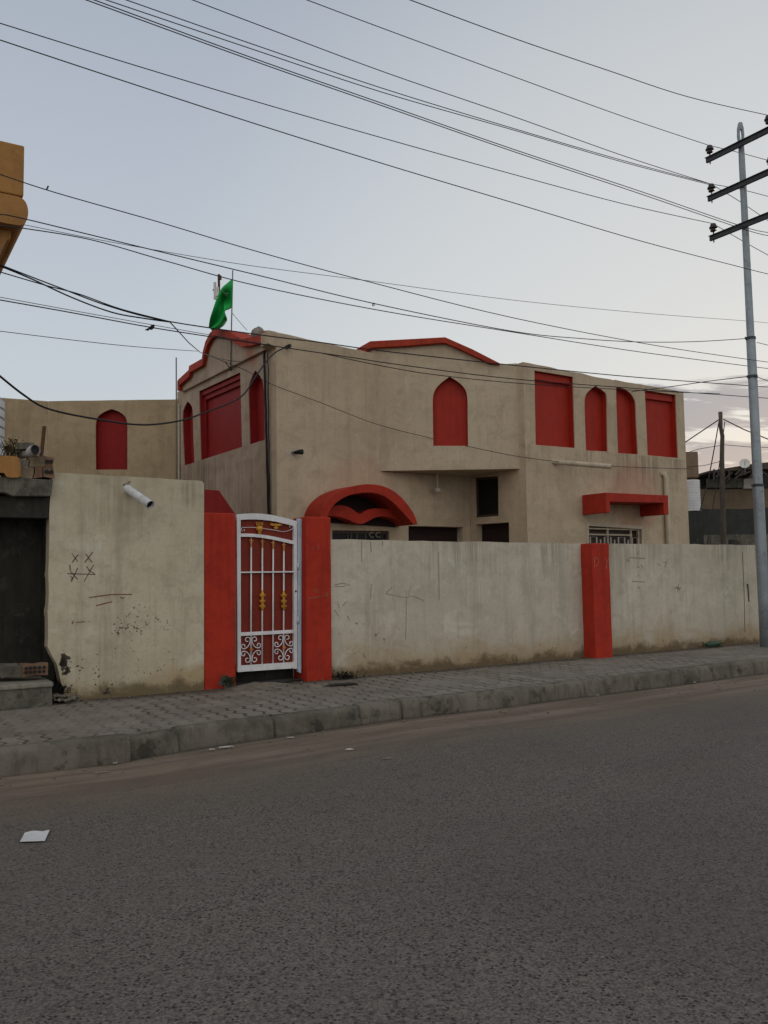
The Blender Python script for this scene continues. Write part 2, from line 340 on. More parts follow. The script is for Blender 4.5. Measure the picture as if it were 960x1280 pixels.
def prism(bm, pts, vec):
    vec = Vector(vec); n = len(pts)
    a = [bm.verts.new(p) for p in pts]; b = [bm.verts.new(Vector(p)+vec) for p in pts]
    for t in tessellate_polygon([[Vector(p) for p in pts]]):
        bm.faces.new([a[i] for i in t]); bm.faces.new([b[i] for i in reversed(t)])
    for i in range(n):
        j = (i+1) % n; bm.faces.new((a[i], a[j], b[j], b[i]))
def box(bm, c, sx, sy, sz, ex=Vector((1, 0, 0)), ey=None, ez=Vector((0, 0, 1))):
    ex = Vector((ex.x, ex.y, ex.z if len(ex) > 2 else 0)).normalized(); ez = Vector(ez).normalized()
    ey = ez.cross(ex) if ey is None else ey
    c = Vector(c); vs = []
    for k in (-1, 1):
        for j in (-1, 1):
            for i in (-1, 1):
                vs.append(bm.verts.new(c+ex*(i*sx/2)+ey*(j*sy/2)+ez*(k*sz/2)))
    for f in ((0, 1, 3, 2), (4, 6, 7, 5), (0, 4, 5, 1), (2, 3, 7, 6), (0, 2, 6, 4), (1, 5, 7, 3)):
        bm.faces.new([vs[i] for i in f])
def tube(bm, pts, r, seg=8, cap=True, radii=None):
    pts = [Vector(p) for p in pts]; rings = []; n = len(pts); prev = None
    for i, p in enumerate(pts):
        t = (pts[min(i+1, n-1)]-pts[max(i-1, 0)])
        t = t.normalized() if t.length > 1e-9 else Vector((0, 0, 1))
        if prev is None:
            a = t.cross(Vector((0, 0, 1)));
            if a.length < 0.05: a = t.cross(Vector((1, 0, 0)))
        else: a = prev - t*prev.dot(t)
        a.normalize(); prev = a; b = t.cross(a); rr = radii[i] if radii else r
        rings.append([bm.verts.new(p+(a*math.cos(2*math.pi*k/seg)+b*math.sin(2*math.pi*k/seg))*rr) for k in range(seg)])
    for i in range(n-1):
        for k in range(seg):
            bm.faces.new((rings[i][k], rings[i][(k+1) % seg], rings[i+1][(k+1) % seg], rings[i+1][k]))
    if cap: bm.faces.new(list(reversed(rings[0]))); bm.faces.new(rings[-1])
def lathe(bm, c, prof, axis=Vector((0, 0, 1)), seg=20):
    axis = Vector(axis).normalized(); a = axis.cross(Vector((0, 1, 0.01))).normalized(); b = axis.cross(a); c = Vector(c); rings = []
    for r, h in prof:
        rings.append([bm.verts.new(c+axis*h+(a*math.cos(2*math.pi*k/seg)+b*math.sin(2*math.pi*k/seg))*max(r, 1e-4)) for k in range(seg)])
    for i in range(len(rings)-1):
        for k in range(seg):
            bm.faces.new((rings[i][k], rings[i][(k+1) % seg], rings[i+1][(k+1) % seg], rings[i+1][k]))
    bm.faces.new(list(reversed(rings[0]))); bm.faces.new(rings[-1])
def wall_poly(bm, P, outer, holes=(), depth=0.2, off=0.0):
    """wall with real openings: front and back sheets, reveals and outer edges"""
    loops = [outer]+list(holes); flat = []; idx = []
    for lp in loops:
        idx.append(list(range(len(flat), len(flat)+len(lp)))); flat += lp
    tris = tessellate_polygon([[Vector((u, z, 0)) for u, z in lp] for lp in loops])
    f = [bm.verts.new(P.p(u, z, off)) for u, z in flat]; b = [bm.verts.new(P.p(u, z, off-depth)) for u, z in flat]
    for t in tris:
        try: bm.faces.new([f[i] for i in t]); bm.faces.new([b[i] for i in reversed(t)])
        except ValueError: pass
    for il in idx:
        for k in range(len(il)):
            i, j = il[k], il[(k+1) % len(il)]
            bm.faces.new((f[i], f[j], b[j], b[i]))
def jit(u0, z0, u1, z1, n, amp, seed=0):
    out = []
    for i in range(n+1):
        t = i/n; k = 0 if i in (0, n) else 1
        out.append((u0+(u1-u0)*t, z0+(z1-z0)*t+k*amp*(noise.noise(Vector((u0+(u1-u0)*t*1.0, seed, 0))*2.3)*1.0+noise.noise(Vector(((u1-u0)*t*5, seed+9, 1)))*0.5)))
    return out
def shrink(lp, d):
    cu = sum(p[0] for p in lp)/len(lp); cz = sum(p[1] for p in lp)/len(lp)
    w = max(p[0] for p in lp)-min(p[0] for p in lp); h = max(p[1] for p in lp)-min(p[1] for p in lp)
    return [(cu+(u-cu)*(1-2*d/w), cz+(z-cz)*(1-2*d/h)) for u, z in lp]
def alcove(P, loop, depth, parent, mat, name='window_panel', inset=0.012, start=0.022, grow=0.0, boxes=()):
    """painted blind recess: lining of the reveal and its back, set just inside the hole"""
    bm = NB(); lp = shrink(loop, inset*0.35)
    f = [bm.verts.new(P.p(u, z, -start)) for u, z in lp]; b = [bm.verts.new(P.p(u, z, -depth)) for u, z in lp]
    f2 = [bm.verts.new(P.p(u, z, -start)) for u, z in shrink(loop, -0.01)]
    b2 = [bm.verts.new(P.p(u, z, -depth-0.03)) for u, z in shrink(loop, -0.01)]
    n = len(lp)
    for t in tessellate_polygon([[Vector((u, z, 0)) for u, z in lp]]): bm.faces.new([b[i] for i in t]); bm.faces.new([b2[i] for i in reversed(t)])
    for i in range(n):
        j = (i+1) % n; bm.faces.new((f[i], f[j], b[j], b[i])); bm.faces.new((f[i], f[j], f2[j], f2[i])); bm.faces.new((f2[i], f2[j], b2[j], b2[i]))
    return obj(name, bm, mat, parent)
def pl(P, *pts): return [P.uz(*p) for p in pts]
def rect(P, *pts):
    q = pl(P, *pts); us = [p[0] for p in q]; zs = [p[1] for p in q]
    return q
def smoothpath(pts, k=6, closed=False):
    out = []; n = len(pts)
    for i in range(n if closed else n-1):
        p0, p1, p2, p3 = pts[(i-1) % n if closed else max(i-1, 0)], pts[i], pts[(i+1) % n], pts[(i+2) % n if closed else min(i+2, n-1)]
        for j in range(k):
            t = j/k
            out.append(tuple(0.5*((2*b)+(-a+c)*t+(2*a-5*b+4*c-d)*t*t+(-a+3*b-3*c+d)*t**3) for a, b, c, d in zip(p0, p1, p2, p3)))
    if not closed: out.append(tuple(pts[-1]))
    return out
def pointed(u0, u1, zb, zs, zt, n=8, cx=None):
    """pointed-arch outline"""
    cu = (u0+u1)/2 if cx is None else cx
    lp = [(u0, zb), (u1, zb)]
    for i in range(n+1):
        t = i/n; a = t*math.pi/2
        lp.append((u1+(cu-u1)*(1-math.cos(a))**1.0*0.98 if i < n else cu, zs+(zt-zs)*(0.86*math.sin(a)+0.14*t**3)))
    for i in range(n-1, -1, -1):
        t = i/n; a = t*math.pi/2
        lp.append((u0+(cu-u0)*(1-math.cos(a))*0.98, zs+(zt-zs)*(0.86*math.sin(a)+0.14*t**3)))
    return lp
def archpath(lf, apex, rt):
    return smoothpath(list(lf)+[apex], 4)[:-1]+smoothpath([apex]+list(rt), 4)
def stroke(bm, P, pts, w, off=0.003):
    """flat painted stroke on a wall, pts in picture units turned into metres on the wall"""
    q = [P.uz(*p) for p in pts]
    L_, R_ = [], []
    for i, (u, z) in enumerate(q):
        a = q[max(i-1, 0)]; b = q[min(i+1, len(q)-1)]; du, dz = b[0]-a[0], b[1]-a[1]; l = math.hypot(du, dz) or 1
        wi = w*(0.7+0.5*random.random())/2
        L_.append(P.p(u-dz/l*wi, z+du/l*wi, off)); R_.append(P.p(u+dz/l*wi, z-du/l*wi, off))
    vl = [bm.verts.new(p) for p in L_]; vr = [bm.verts.new(p) for p in R_]
    for i in range(len(q)-1): bm.faces.new((vl[i], vl[i+1], vr[i+1], vr[i]))

# ------------------------------------------------------------------ ground, road, pavement, kerb
K = [Vector(p) for p in ((-16, 0.3), (-9.0, 3.95), (-3.12, 7.09), (-2.23, 7.60), (-1.72, 8.05), (-0.9, 8.72), (0.14, 9.54), (1.27, 10.17), (3.35, 11.57), (5.78, 13.24), (9.5, 15.75), (22, 23.8))]
def kerb_coord(x, y):
    best = (1e9, 0); acc = 0; p = Vector((x, y))
    for a, b in zip(K, K[1:]):
        d = b-a; l = d.length; t = max(0, min(1, (p-a).dot(d)/l/l)); q = a+d*t; dist = (p-q).length
        side = d.x*(p.y-a.y)-d.y*(p.x-a.x)
        if dist < best[0]: best = (dist, acc+t*l, side)
        acc += l
    return (best[0] if best[2] < 0 else -best[0]), best[1]
bm = NB()
box(bm, (0, 0, -0.15), 1600, 1600, 0.1); obj('ground', bm, M['dirt'], kind='structure', label='dry bare ground running to the horizon')
bm = NB(); nx, ny = 150, 120; x0, x1, y0, y1 = -15, 21, -7, 22
grid = [[bm.verts.new((x0+(x1-x0)*i/nx, y0+(y1-y0)*j/ny, 0.012*noise.noise(Vector((x0+(x1-x0)*i/nx, y0+(y1-y0)*j/ny, 0))*0.35)-0.006)) for i in range(nx+1)] for j in range(ny+1)]
kd = []; ksl = []
for row in grid:
    for v in row:
        d, s = kerb_coord(v.co.x, v.co.y); kd.append(d); ksl.append(s)
for j in range(ny):
    for i in range(nx):
        bm.faces.new((grid[j][i], grid[j][i+1], grid[j+1][i+1], grid[j+1][i]))
road = obj('road', bm, M['road'], kind='structure', label='worn grey asphalt street with sandy dust along the kerb', smooth=True)
for nm, vals in (("kerb_dist", kd), ("kerb_along", ksl)):
    at = road.data.attributes.new(nm, 'FLOAT', 'POINT'); at.data.foreach_set("value", vals)

def offs(p, i, d):   # offset kerb polyline towards the wall
    a = K[max(i-1, 0)]; b = K[min(i+1, len(K)-1)]; t = (b-a).normalized(); return p+Vector((-t.y, t.x))*d
# pavement strip between kerb and wall
KB = [offs(p, i, 0.17) for i, p in enumerate(K)]
def kb_at(s):
    acc = 0
    for a, b in zip(KB, KB[1:]):
        l = (b-a).length
        if acc+l >= s: return a+(b-a)*((s-acc)/l)
        acc += l
    return KB[-1]
tot = sum((b-a).length for a, b in zip(KB, KB[1:]))
bm = NB(); ns, ntt = 220, 14; rows = []; wdv = []
for i in range(ns+1):
    p = kb_at(tot*i/ns); uu = (p-SW.p0).dot(WD); e = SW.p0+WD*uu-WN*0.3
    r_ = []
    for j in range(ntt+1):
        q = p.lerp(e, j/ntt); 
        h = PV+0.012*noise.noise(Vector((q.x*1.3, q.y*1.3, 4)))
        r_.append(bm.verts.new((q.x, q.y, h))); wdv.append(-(SW.p0-q).dot(WN))
    rows.append(r_)
for i in range(ns):
    for j in range(ntt): bm.faces.new((rows[i][j], rows[i+1][j], rows[i+1][j+1], rows[i][j+1]))
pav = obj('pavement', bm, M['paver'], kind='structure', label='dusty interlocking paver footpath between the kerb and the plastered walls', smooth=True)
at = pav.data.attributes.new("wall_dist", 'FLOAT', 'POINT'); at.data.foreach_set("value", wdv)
# yard behind the walls
bm = NB(); prism(bm, [Vector((q.x, q.y, 0)) for q in (SW.p0-WD*12-WN*0.25, SW.p0+WD*30-WN*0.25, SW.p0+WD*30-WN*16, SW.p0-WD*12-WN*16)], (0, 0, 0.17))
obj('yard_ground', bm, M['dirt'], kind='structure', label='bare ground of the yard behind the street walls')

kerb = thing('kerb', (0.14, 9.54, 0), 'line of worn rounded concrete kerb stones along the road edge', None, kind='structure')
def kerb_stone(a, b, h=0.2, push=0.0, j=0):
    t = (b-a).normalized(); n = Vector((t.y, -t.x))   # n towards road
    bm = NB(); prof = [(0.0, -0.05), (0.0, 0.02), (-0.008, 0.09), (-0.018, h*.72), (-0.03, h*0.86), (-0.048, h*0.95), (-0.075, h*.99), (-0.11, h), (-0.185, h-0.008), (-0.185, -0.05)]
    nseg = max(3, int((b-a).length/0.04)); rings = []
    for i in range(nseg+1):
        f = i/nseg; c = a.lerp(b, f); edge = 0.009 if i in (0, nseg) else 0
        ring = []
        for k_, (o, z) in enumerate(prof):
            wob = 0.022*noise.noise(Vector((c.x*2.2, c.y*2.2, k_*0.25)))+0.006*noise.noise(Vector((c.x*9, c.y*9, k_*0.5)))
            q = c+n*(o+push+wob-edge*(z > 0)); ring.append(bm.verts.new((q.x, q.y, z-edge*(z > 0.1)+0.5*wob*(0.05 < z))))
        rings.append(ring)
    for i in range(nseg):
        for k_ in range(len(prof)):
            kk = (k_+1) % len(prof); bm.faces.new((rings[i][k_], rings[i+1][k_], rings[i+1][kk], rings[i][kk]))
    bm.faces.new(rings[0]); bm.faces.new(list(reversed(rings[-1])))
    obj('kerb_stone', bm, M['kerb'], kerb, smooth=True)
seams = [0]
def k_at(s):
    acc = 0
    for a, b in zip(K, K[1:]):
        l = (b-a).length
        if acc+l >= s: return a+(b-a)*((s-acc)/l)
        acc += l
    return K[-1].copy()
def s_of(x, y): return kerb_coord(*on_ground(x, y, 0.0)[:2])[1]
cut = [s_of(160, 949), s_of(222, 938), s_of(352, 922), s_of(458, 906), s_of(508, 899), s_of(530, 896), s_of(663, 880), s_of(738, 871), s_of(845, 857), s_of(945, 843)]
s = cut[0]
left_c = []
while s > 1: left_c.append(s); s -= 1.35
left_c.append(0.2)
allc = list(reversed(left_c))+cut[1:]
s = cut[-1]
while s < 30: s += 1.1; allc.append(s)
for i in range(len(allc)-1):
    a, b = k_at(allc[i]+0.002), k_at(allc[i+1]-0.002)
    kerb_stone(a, b, (0.190 if cut[0] <= allc[i] < cut[4] else 0.203)+random.uniform(-0.006, 0.010)+(0.02 if allc[i+1] <= cut[0]+0.01 else 0), push=(0.10 if allc[i+1] <= cut[0]+0.01 else random.uniform(-0.02, 0.02)))

# ------------------------------------------------------------------ street walls
def street_wall(name, label, u0, u1, top, mat, thick=0.22, seed=1, off=0.0, ragged=False):
    z0, z1 = top; out = [(u0, PV-0.1), (u1, PV-0.1)]
    if ragged:
        tp = jit(u1-0.03, z1, u0+0.02, z0, 26, 0.012, seed)
        lf = [(u0+0.012*noise.noise(Vector((z*4, 3, 1)))+0.012*noise.noise(Vector((z*21, 5, 1))), z) for z in [z0-0.08-0.1*k for k in range(int((z0-0.5)/0.1))]]
        lf = [(u+(0.0 if z > 0.75 else (0.75-z)*0.75+0.05*noise.noise(Vector((z*18, 8, 0)))), z) for u, z in lf]
        out = [(lf[-1][0]+0.12, PV-0.1), (u1, PV-0.1), (u1, z1-0.03)]+tp+lf
    else:
        out += jit(u1, z1, u0, z0, 40, 0.010, seed)
    bm = NB(); wall_poly(bm, SW, out, (), thick, off)
    t = thing(name, SW.p(u0, PV, off), label, 'wall')
    obj('plaster', bm, mat, t, bev=0.012)
    return t
uL0 = SW.uz(61, 700)[0]; uL1 = SW.uz(254.6, 720)[0]
wall_left = street_wall('street_wall', 'tall pale plaster wall with drain pipe and black X scribbles, beside the dark shop recess', uL0, uL1, (2.785, 2.765), M['wall_tall'], seed=1, ragged=True, off=0.012)
uP2 = SW.uz(415.5, 740)[0]; uP3 = SW.uz(729, 740)[0]; uP3b = SW.uz(763, 740)[0]; uEnd = SW.uz(953.5, 740)[0]
wall_mid = street_wall('street_wall', 'low plaster wall between the white gate and the projecting red pillar', uP2-0.1, uP3+0.15, (2.055, 2.03), M['wall'], seed=2)
wall_right = street_wall('street_wall', 'low plaster wall between the projecting red pillar and the utility pole', uP3b-0.1, uEnd, (2.035, 2.035), M['wall'], seed=3, off=-0.004)
bm = NB(); box(bm, SW.p(uEnd-0.11, 1.1, -2.4), 0.22, 4.2, 1.84, ex=Vector((WD.x, WD.y, 0))); obj('return_wall', bm, M['wall'], wall_right)
# pillars
def pillar(label, u0, u1, zt, front, back=-0.35, batter=0.0):
    bm = NB(); 
    pts = [SW.p(u0, PV-0.1, front), SW.p(u1, PV-0.1, front), SW.p(u1, PV-0.1, back), SW.p(u0, PV-0.1, back)]
    nz = 14; rings = []
    for k in range(nz+1):
        z = PV-0.1+(zt-PV+0.1)*k/nz; w = 0.006*noise.noise(Vector((z*2, u0, 0)))
        rings.append([bm.verts.new(SW.p(u0+w, z, front+w)), bm.verts.new(SW.p(u1+w, z, front+w*0.5)), bm.verts.new(SW.p(u1+w, z, back)), bm.verts.new(SW.p(u0+w, z, back))])
    for k in range(nz):
        for i in range(4): bm.faces.new((rings[k][i], rings[k][(i+1) % 4], rings[k+1][(i+1) % 4], rings[k+1][i]))
    bm.faces.new(list(reversed(rings[0]))); bm.faces.new(rings[-1])
    t = thing('gate_pillar', SW.p((u0+u1)/2, PV, 0), label, 'pillar')
    obj('shaft', bm, M['pillar'], t, bev=0.02)
    return t
G0 = SW.shift(0.0)
pu0, pu1 = uL1+0.004, SW.uz(295, 740)[0]
pil1 = pillar('red gate pillar between the tall wall and the white gate', pu0, pu1, SW.uz(275, 641)[1], 0.0)
S6 = SW.shift(0.06)
qu0, qu1 = S6.uz(382.5, 740)[0], S6.uz(414.5, 740)[0]
pil2 = pillar('red gate pillar with a dark scribbled line, at the hinge side of the gate', qu0, qu1, S6.uz(398, 646)[1], 0.06)
S3 = SW.shift(0.26)
ru0, ru1 = S3.uz(742.5, 750)[0], S3.uz(764, 750)[0]
pil3 = pillar('red pillar projecting from the low wall with chalk marks near its top', ru0, ru1, S3.uz(750, 679)[1], 0.26, back=-0.2)
pil3.name = 'wall_pillar'; ORG['wall_pillar'] = ORG[[k for k in ORG if k.startswith('gate_pillar')][-1]]

# chipped cement at the foot of the first pillar
bm = NB()
for k in range(9):
    u_ = SW.uz(284, 855)[0]+random.uniform(-0.12, 0.10); z_ = PV+random.uniform(0.0, 0.13)
    box(bm, SW.p(u_, z_, 0.004), random.uniform(0.04, 0.10), 0.012, random.uniform(0.03, 0.09), ex=Vector((WD.x, WD.y, random.uniform(-.4, .4))))
obj('bare_cement', bm, M['mold'], pil1)

# graffiti
bm = NB()
for st_ in ([(90, 692), (97, 702)], [(98, 693), (90, 703)], [(107, 692), (115, 703)], [(116, 690), (106, 703)], [(87, 706), (88, 713)], [(88, 714), (97, 724)], [(97, 710), (89, 727)],
            [(108, 708), (112, 713), (117, 706), (105, 727)], [(110, 712), (119, 718)], [(84, 717), (119, 718)], [(88, 720), (91, 723), (88, 724)]):
    stroke(bm, SW.shift(0.012), st_, 0.010)
obj('graffiti', bm, M['ink'], wall_left)
bm = NB()
for st_ in ([(111, 747), (125, 745), (140, 743), (165, 743)], [(150, 746), (153, 748), (156, 746)], [(120, 757), (140, 752)], [(90, 780), (92, 776)], [(95, 778), (106, 777)]):
    stroke(bm, SW.shift(0.012), st_, 0.012)
obj('scratch_mark', bm, M['inkred'], wall_left)
bm = NB(); r2 = random.Random(3)
def dab(bm, P, x, y, s):
    n = r2.randint(4, 6); q = P.uz(x, y)
    pts = [(q[0]+s*r2.uniform(.5, 1)*math.cos(6.28*k/n), q[1]+s*r2.uniform(.4, 1)*math.sin(6.28*k/n)) for k in range(n)]
    bm.faces.new([bm.verts.new(P.p(u, z, 0.003)) for u, z in pts])
PL = SW.shift(0.012)
for cx, cy, sx, sy, n in ((146, 788, 6, 4, 16), (172, 787, 10, 5, 26), (196, 778, 12, 5, 16), (163, 765, 9, 4, 10), (176, 775, 22, 10, 24)):
    for k in range(n): dab(bm, PL, cx+r2.gauss(0, sx), cy+r2.gauss(0, sy), r2.uniform(0.004, 0.014))
for k in range(40): dab(bm, PL, r2.uniform(75, 250), r2.uniform(800, 862), r2.uniform(0.003, 0.012))
for cx, cy, n, s in ((79, 825, 22, 0.05), (82, 838, 14, 0.04), (136, 864, 10, 0.03), (120, 842, 8, .016), (98, 836, 6, .018)):
    for k in range(n): dab(bm, PL, cx+r2.gauss(0, 3.0), cy+r2.gauss(0, 4), r2.uniform(0.2, 1)*s)
obj('peeled_spots', bm, M['ink'], wall_left)
bm = NB()
for st_ in ([(482, 742), (490, 734)], [(482, 742), (497, 745), (507, 747), (517, 745), (530, 751)], [(507, 738), (510, 745), (513, 733)], [(508, 745), (507, 800)],
            [(418, 731), (428, 729), (438, 731), (428, 733), (418, 733)], [(422, 752), (424, 760)], [(418, 762), (423, 770)], [(428, 757), (433, 752)], [(434, 770), (437, 775)]):
    stroke(bm, SW, st_, 0.010)
obj('graffiti', bm, M['inkfade'], wall_mid)
bm = NB()
for k in range(60): dab(bm, SW, 420+abs(r2.gauss(0, 80)), r2.uniform(775, 835), r2.uniform(0.003, 0.012))
for cx, cy in ((447, 779), (455, 817), (470, 793), (481, 800)):
    for k in range(6): dab(bm, SW, cx+r2.gauss(0, 1.5), cy+r2.gauss(0, 2), r2.uniform(0.006, 0.02))
for st_ in ([(452, 676), (452, 703)], [(463, 677), (464, 690)], [(464, 730), (463, 749)], [(478, 677), (478, 682)], [(548, 690), (549, 750)]): stroke(bm, SW, st_, 0.012)
obj('peeled_spots', bm, M['inkfade'], wall_mid)
PR = SW.shift(-0.004)
bm = NB()
for st_ in ([(783, 700), (788, 697), (806, 698)], [(783, 700), (787, 702)], [(790, 726.5), (806, 727.5)], [(797, 706), (796, 709), (799, 709)], [(801, 706), (803, 710)], [(798, 689), (797, 693)],
            [(798, 717), (798, 721)], [(797, 733), (799, 736), (800, 733)], [(834, 699), (831, 709)], [(834, 704), (829, 702)], [(822, 704), (825, 708)], [(842, 735), (852, 735)], [(848, 730), (847, 740)], [(845, 733), (850, 738)]):
    stroke(bm, PR, st_, 0.016)
obj('graffiti', bm, M['inkfade'], wall_right)
bm = NB(); stroke(bm, PR, [(934, 730), (935, 737), (936, 752)], 0.05); stroke(bm, PR, [(928, 690), (930, 740), (931, 790)], 0.016)
obj('crack', bm, M['ink'], wall_right)
bm = NB()
for st_ in ([(743, 697), (743, 709), (747, 706), (748, 700), (744, 697)], [(756, 698), (758, 703), (761, 697)], [(758, 703), (758, 711)]): stroke(bm, S3, st_, 0.016)
obj('chalk_mark', bm, M['palered'], pil3)
bm = NB()
for st_ in ([(385, 748), (400, 746), (411, 743)], [(406, 740), (411, 743), (408, 746)], [(393, 738), (395, 736.5), (397, 739), (395, 741), (393, 738)], [(391, 682), (391, 687)], [(398, 681), (398, 686)]): stroke(bm, S6, st_, 0.010)
obj('graffiti', bm, M['inkred'], pil2)

# drain pipe through the tall wall
pa = SW.px(159, 611, 0.0); e_ = SW.shift(0.42); pb = e_.px(188, 631)
bm = NB(); d_ = (pb-pa).normalized(); tube(bm, [pa-d_*0.15, pa, pb-d_*0.02, pb], 0.05, 16, cap=False)
tube(bm, [pb, pb-d_*0.3], 0.043, 16, cap=False)
dp = obj('drain_pipe', bm, M['pvc'], wall_left, smooth=True)
bm = NB(); tube(bm, [pb-d_*0.03, pb-d_*0.05], 0.044, 16); obj('pipe_mouth', bm, M['black'], dp)
bm = NB()
for k in range(14): dab(bm, PL, 160+r2.gauss(0, 3), 609+r2.gauss(0, 4), r2.uniform(0.015, 0.04))
obj('cement_patch', bm, M['inkfade'], wall_left)

# ------------------------------------------------------------------ gate
GP = SW.shift(-0.09)
gate = thing('garden_gate', GP.p(SW.uz(333, 840)[0], PV+0.15, 0), 'white metal garden gate with red sheet, gold spear tips and curled scrolls between red pillars', 'gate')
def g(x, y): return GP.uz(x, y)
def ribbon(bm, P, ptsA, ptsB, off, depth):
    q = [P.uz(*p) for p in ptsA]+[P.uz(*p) for p in reversed(ptsB)]
    prism(bm, [P.p(u, z, off) for u, z in q], Vector((P.n.x, P.n.y, 0))*-depth)
top_hi = smoothpath([(295, 643.2), (305, 642.2), (318, 641.8), (330, 642.6), (343, 644.6), (356, 647.6), (370, 651.5)], 4)
top_lo = smoothpath([(295, 650.4), (305, 649.6), (318, 649.4), (330, 650.2), (343, 652), (356, 655), (370, 658.6)], 4)
bm = NB(); ribbon(bm, GP, top_hi, top_lo, 0.02, 0.05); obj('frame_rail', bm, M['white'], gate, bev=0.004)
bm = NB(); ribbon(bm, GP, smoothpath([(300, 667), (315, 667.2), (330, 668.8), (345, 671.4), (367, 676.3)], 4), smoothpath([(300, 671), (315, 671.2), (330, 672.8), (345, 675.6), (367, 680.5)], 4), 0.018, 0.04); obj('frame_rail', bm, M['white'], gate, bev=0.003)
for a, b in (([(300, 714.6), (367, 713.8)], [(300, 716.4), (367, 715.6)]), ([(300, 790.6), (367, 787.2)], [(300, 795), (367, 791.4)]), ([(296, 832.2), (367, 827.5)], [(296, 840), (367, 835.2)])):
    bm = NB(); ribbon(bm, GP, a, b, 0.018, 0.04); obj('frame_rail', bm, M['white'], gate, bev=0.003)
bm = NB(); ribbon(bm, GP, [(295.2, 645), (296.2, 840)], [(300.2, 645), (300.6, 840)], 0.022, 0.055); obj('frame_stile', bm, M['white'], gate, bev=0.004)
bm = NB(); ribbon(bm, GP, [(366.6, 651), (366.8, 836)], [(370.6, 651.8), (371, 836)], 0.022, 0.055); obj('frame_stile', bm, M['white'], gate, bev=0.004)
bm = NB(); ribbon(bm, GP, [(371.2, 648), (371.6, 840)], [(376.2, 649), (375.6, 842)], 0.035, 0.07); post = obj('hinge_post', bm, M['bluewhite'], gate, bev=0.01)
for y in (708, 775):
    bm = NB(); tube(bm, [GP.px(371.2, y-4, 0.035), GP.px(371.2, y+4, 0.035)], 0.016, 10); obj('hinge', bm, M['bluewhite'], gate, smooth=True)
bm = NB(); tube(bm, [GP.px(368.8, 739, 0.0), GP.px(368.8, 739, 0.028)], 0.013, 12); obj('keyhole', bm, M['black'], gate)
bm = NB(); q = [GP.uz(x, y+3) for x, y in top_hi]+[GP.uz(369, 833), GP.uz(297, 838)]
prism(bm, [GP.p(u, z, -0.028) for u, z in q], Vector((GP.n.x, GP.n.y, 0))*-0.006); obj('sheet_panel', bm, M['gatered'], gate)
for i, (x, ytop) in enumerate(((314, 673), (328, 674), (341.5, 675.5), (354.8, 678))):
    a, b = GP.px(x, ytop+10, 0.0), GP.px(x-0.4, 831, 0.0)
    bm = NB(); tube(bm, [a, b], 0.0105, 10); bar = obj('bar', bm, M['white'], gate, smooth=True)
    t0 = GP.px(x, ytop+11, 0.0); bm = NB()
    lathe(bm, t0, [(0.010, 0), (0.017, 0.01), (0.010, 0.02), (0.012, 0.045), (0.017, 0.055), (0.009, 0.065), (0.014, 0.085), (0.009, 0.11), (0.002, 0.135)], seg=12)
    for sg in (-1, 1): tube(bm, [t0+Vector((0, 0, 0.075)), t0+Vector((WD.x*sg*0.018, WD.y*sg*0.018, 0.08)), t0+Vector((WD.x*sg*0.029, WD.y*sg*0.029, 0.093))], 0.005, 6)
    obj('spear_tip', bm, M['copper'], bar, smooth=True)
    if i in (1, 3):
        c0 = GP.px(x, 763, 0.0); bm = NB()
        lathe(bm, c0, [(0.011, 0), (0.02, 0.02), (0.028, 0.05), (0.016, 0.08), (0.026, 0.10), (0.026, 0.13), (0.016, 0.155), (0.030, 0.19), (0.022, 0.22), (0.013, 0.24), (0.011, 0.26)], seg=14)
        for k in range(6):
            for h_, r_ in ((0.05, 0.030), (0.115, 0.030), (0.19, 0.032)):
                a_ = k*math.pi/3; q_ = c0+Vector((math.cos(a_)*r_, math.sin(a_)*r_, h_)); tube(bm, [q_-Vector((0, 0, 0.012)), q_, q_+Vector((math.cos(a_)*.006, math.sin(a_)*.006, .02))], 0.006, 6)
        obj('gold_knop', bm, M['gold'], bar, smooth=True)
def c_scroll(cx=0.093, cz=0.112, rx=0.082, rz=0.098):
    mid = [(cx-rx*math.cos(t), cz-rz*math.sin(t)) for t in [math.pi/2*k/14 for k in range(15)]]   # from beside the bar to above the cross line
    def curl(p, h, turn, r0):
        out = []; x, z = p; n = 40; tot = rad(315)
        for i in range(n):
            r = r0*(1-0.55*i/n); st_ = tot/n; h += turn*st_; x += math.cos(h)*r*st_; z += math.sin(h)*r*st_; out.append((x, z))
        return out
    a = curl(mid[0], math.pi/2, -1, 0.034); b = curl(mid[-1], 0.0, 1, 0.030)
    return list(reversed(a))+mid+b
SC = c_scroll()
for (x, y) in ((313.8, 812), (354.8, 809.5)):
    cu, cz_ = GP.uz(x, y); cz = cz_; bm = NB()
    for sx in (-1, 1):
        for sz in (-1, 1):
            tube(bm, [GP.p(cu+sx*p[0]*1.10, cz+sz*p[1]*1.12, 0.0) for p in SC], 0.0068, 6)
    sco = obj('scroll_ornament', bm, M['white'], gate, smooth=True)
    bm = NB()
    for k in range(6):
        a_ = k*math.pi/3; tube(bm, [GP.p(cu, cz, 0.012), GP.p(cu+0.013*math.cos(a_), cz+0.013*math.sin(a_), 0.016), GP.p(cu+0.022*math.cos(a_), cz+0.022*math.sin(a_), 0.010)], 0.007, 6)
    obj('rosette', bm, M['copper'], sco)
bm = NB()   # crown and leaf ornaments in the arch
c0 = GP.px(324.5, 666, 0.0); lathe(bm, c0, [(0.018, -0.02), (0.022, 0.0), (0.022, 0.02), (0.042, 0.035), (0.045, 0.06), (0.036, 0.085), (0.02, 0.088)], seg=14)
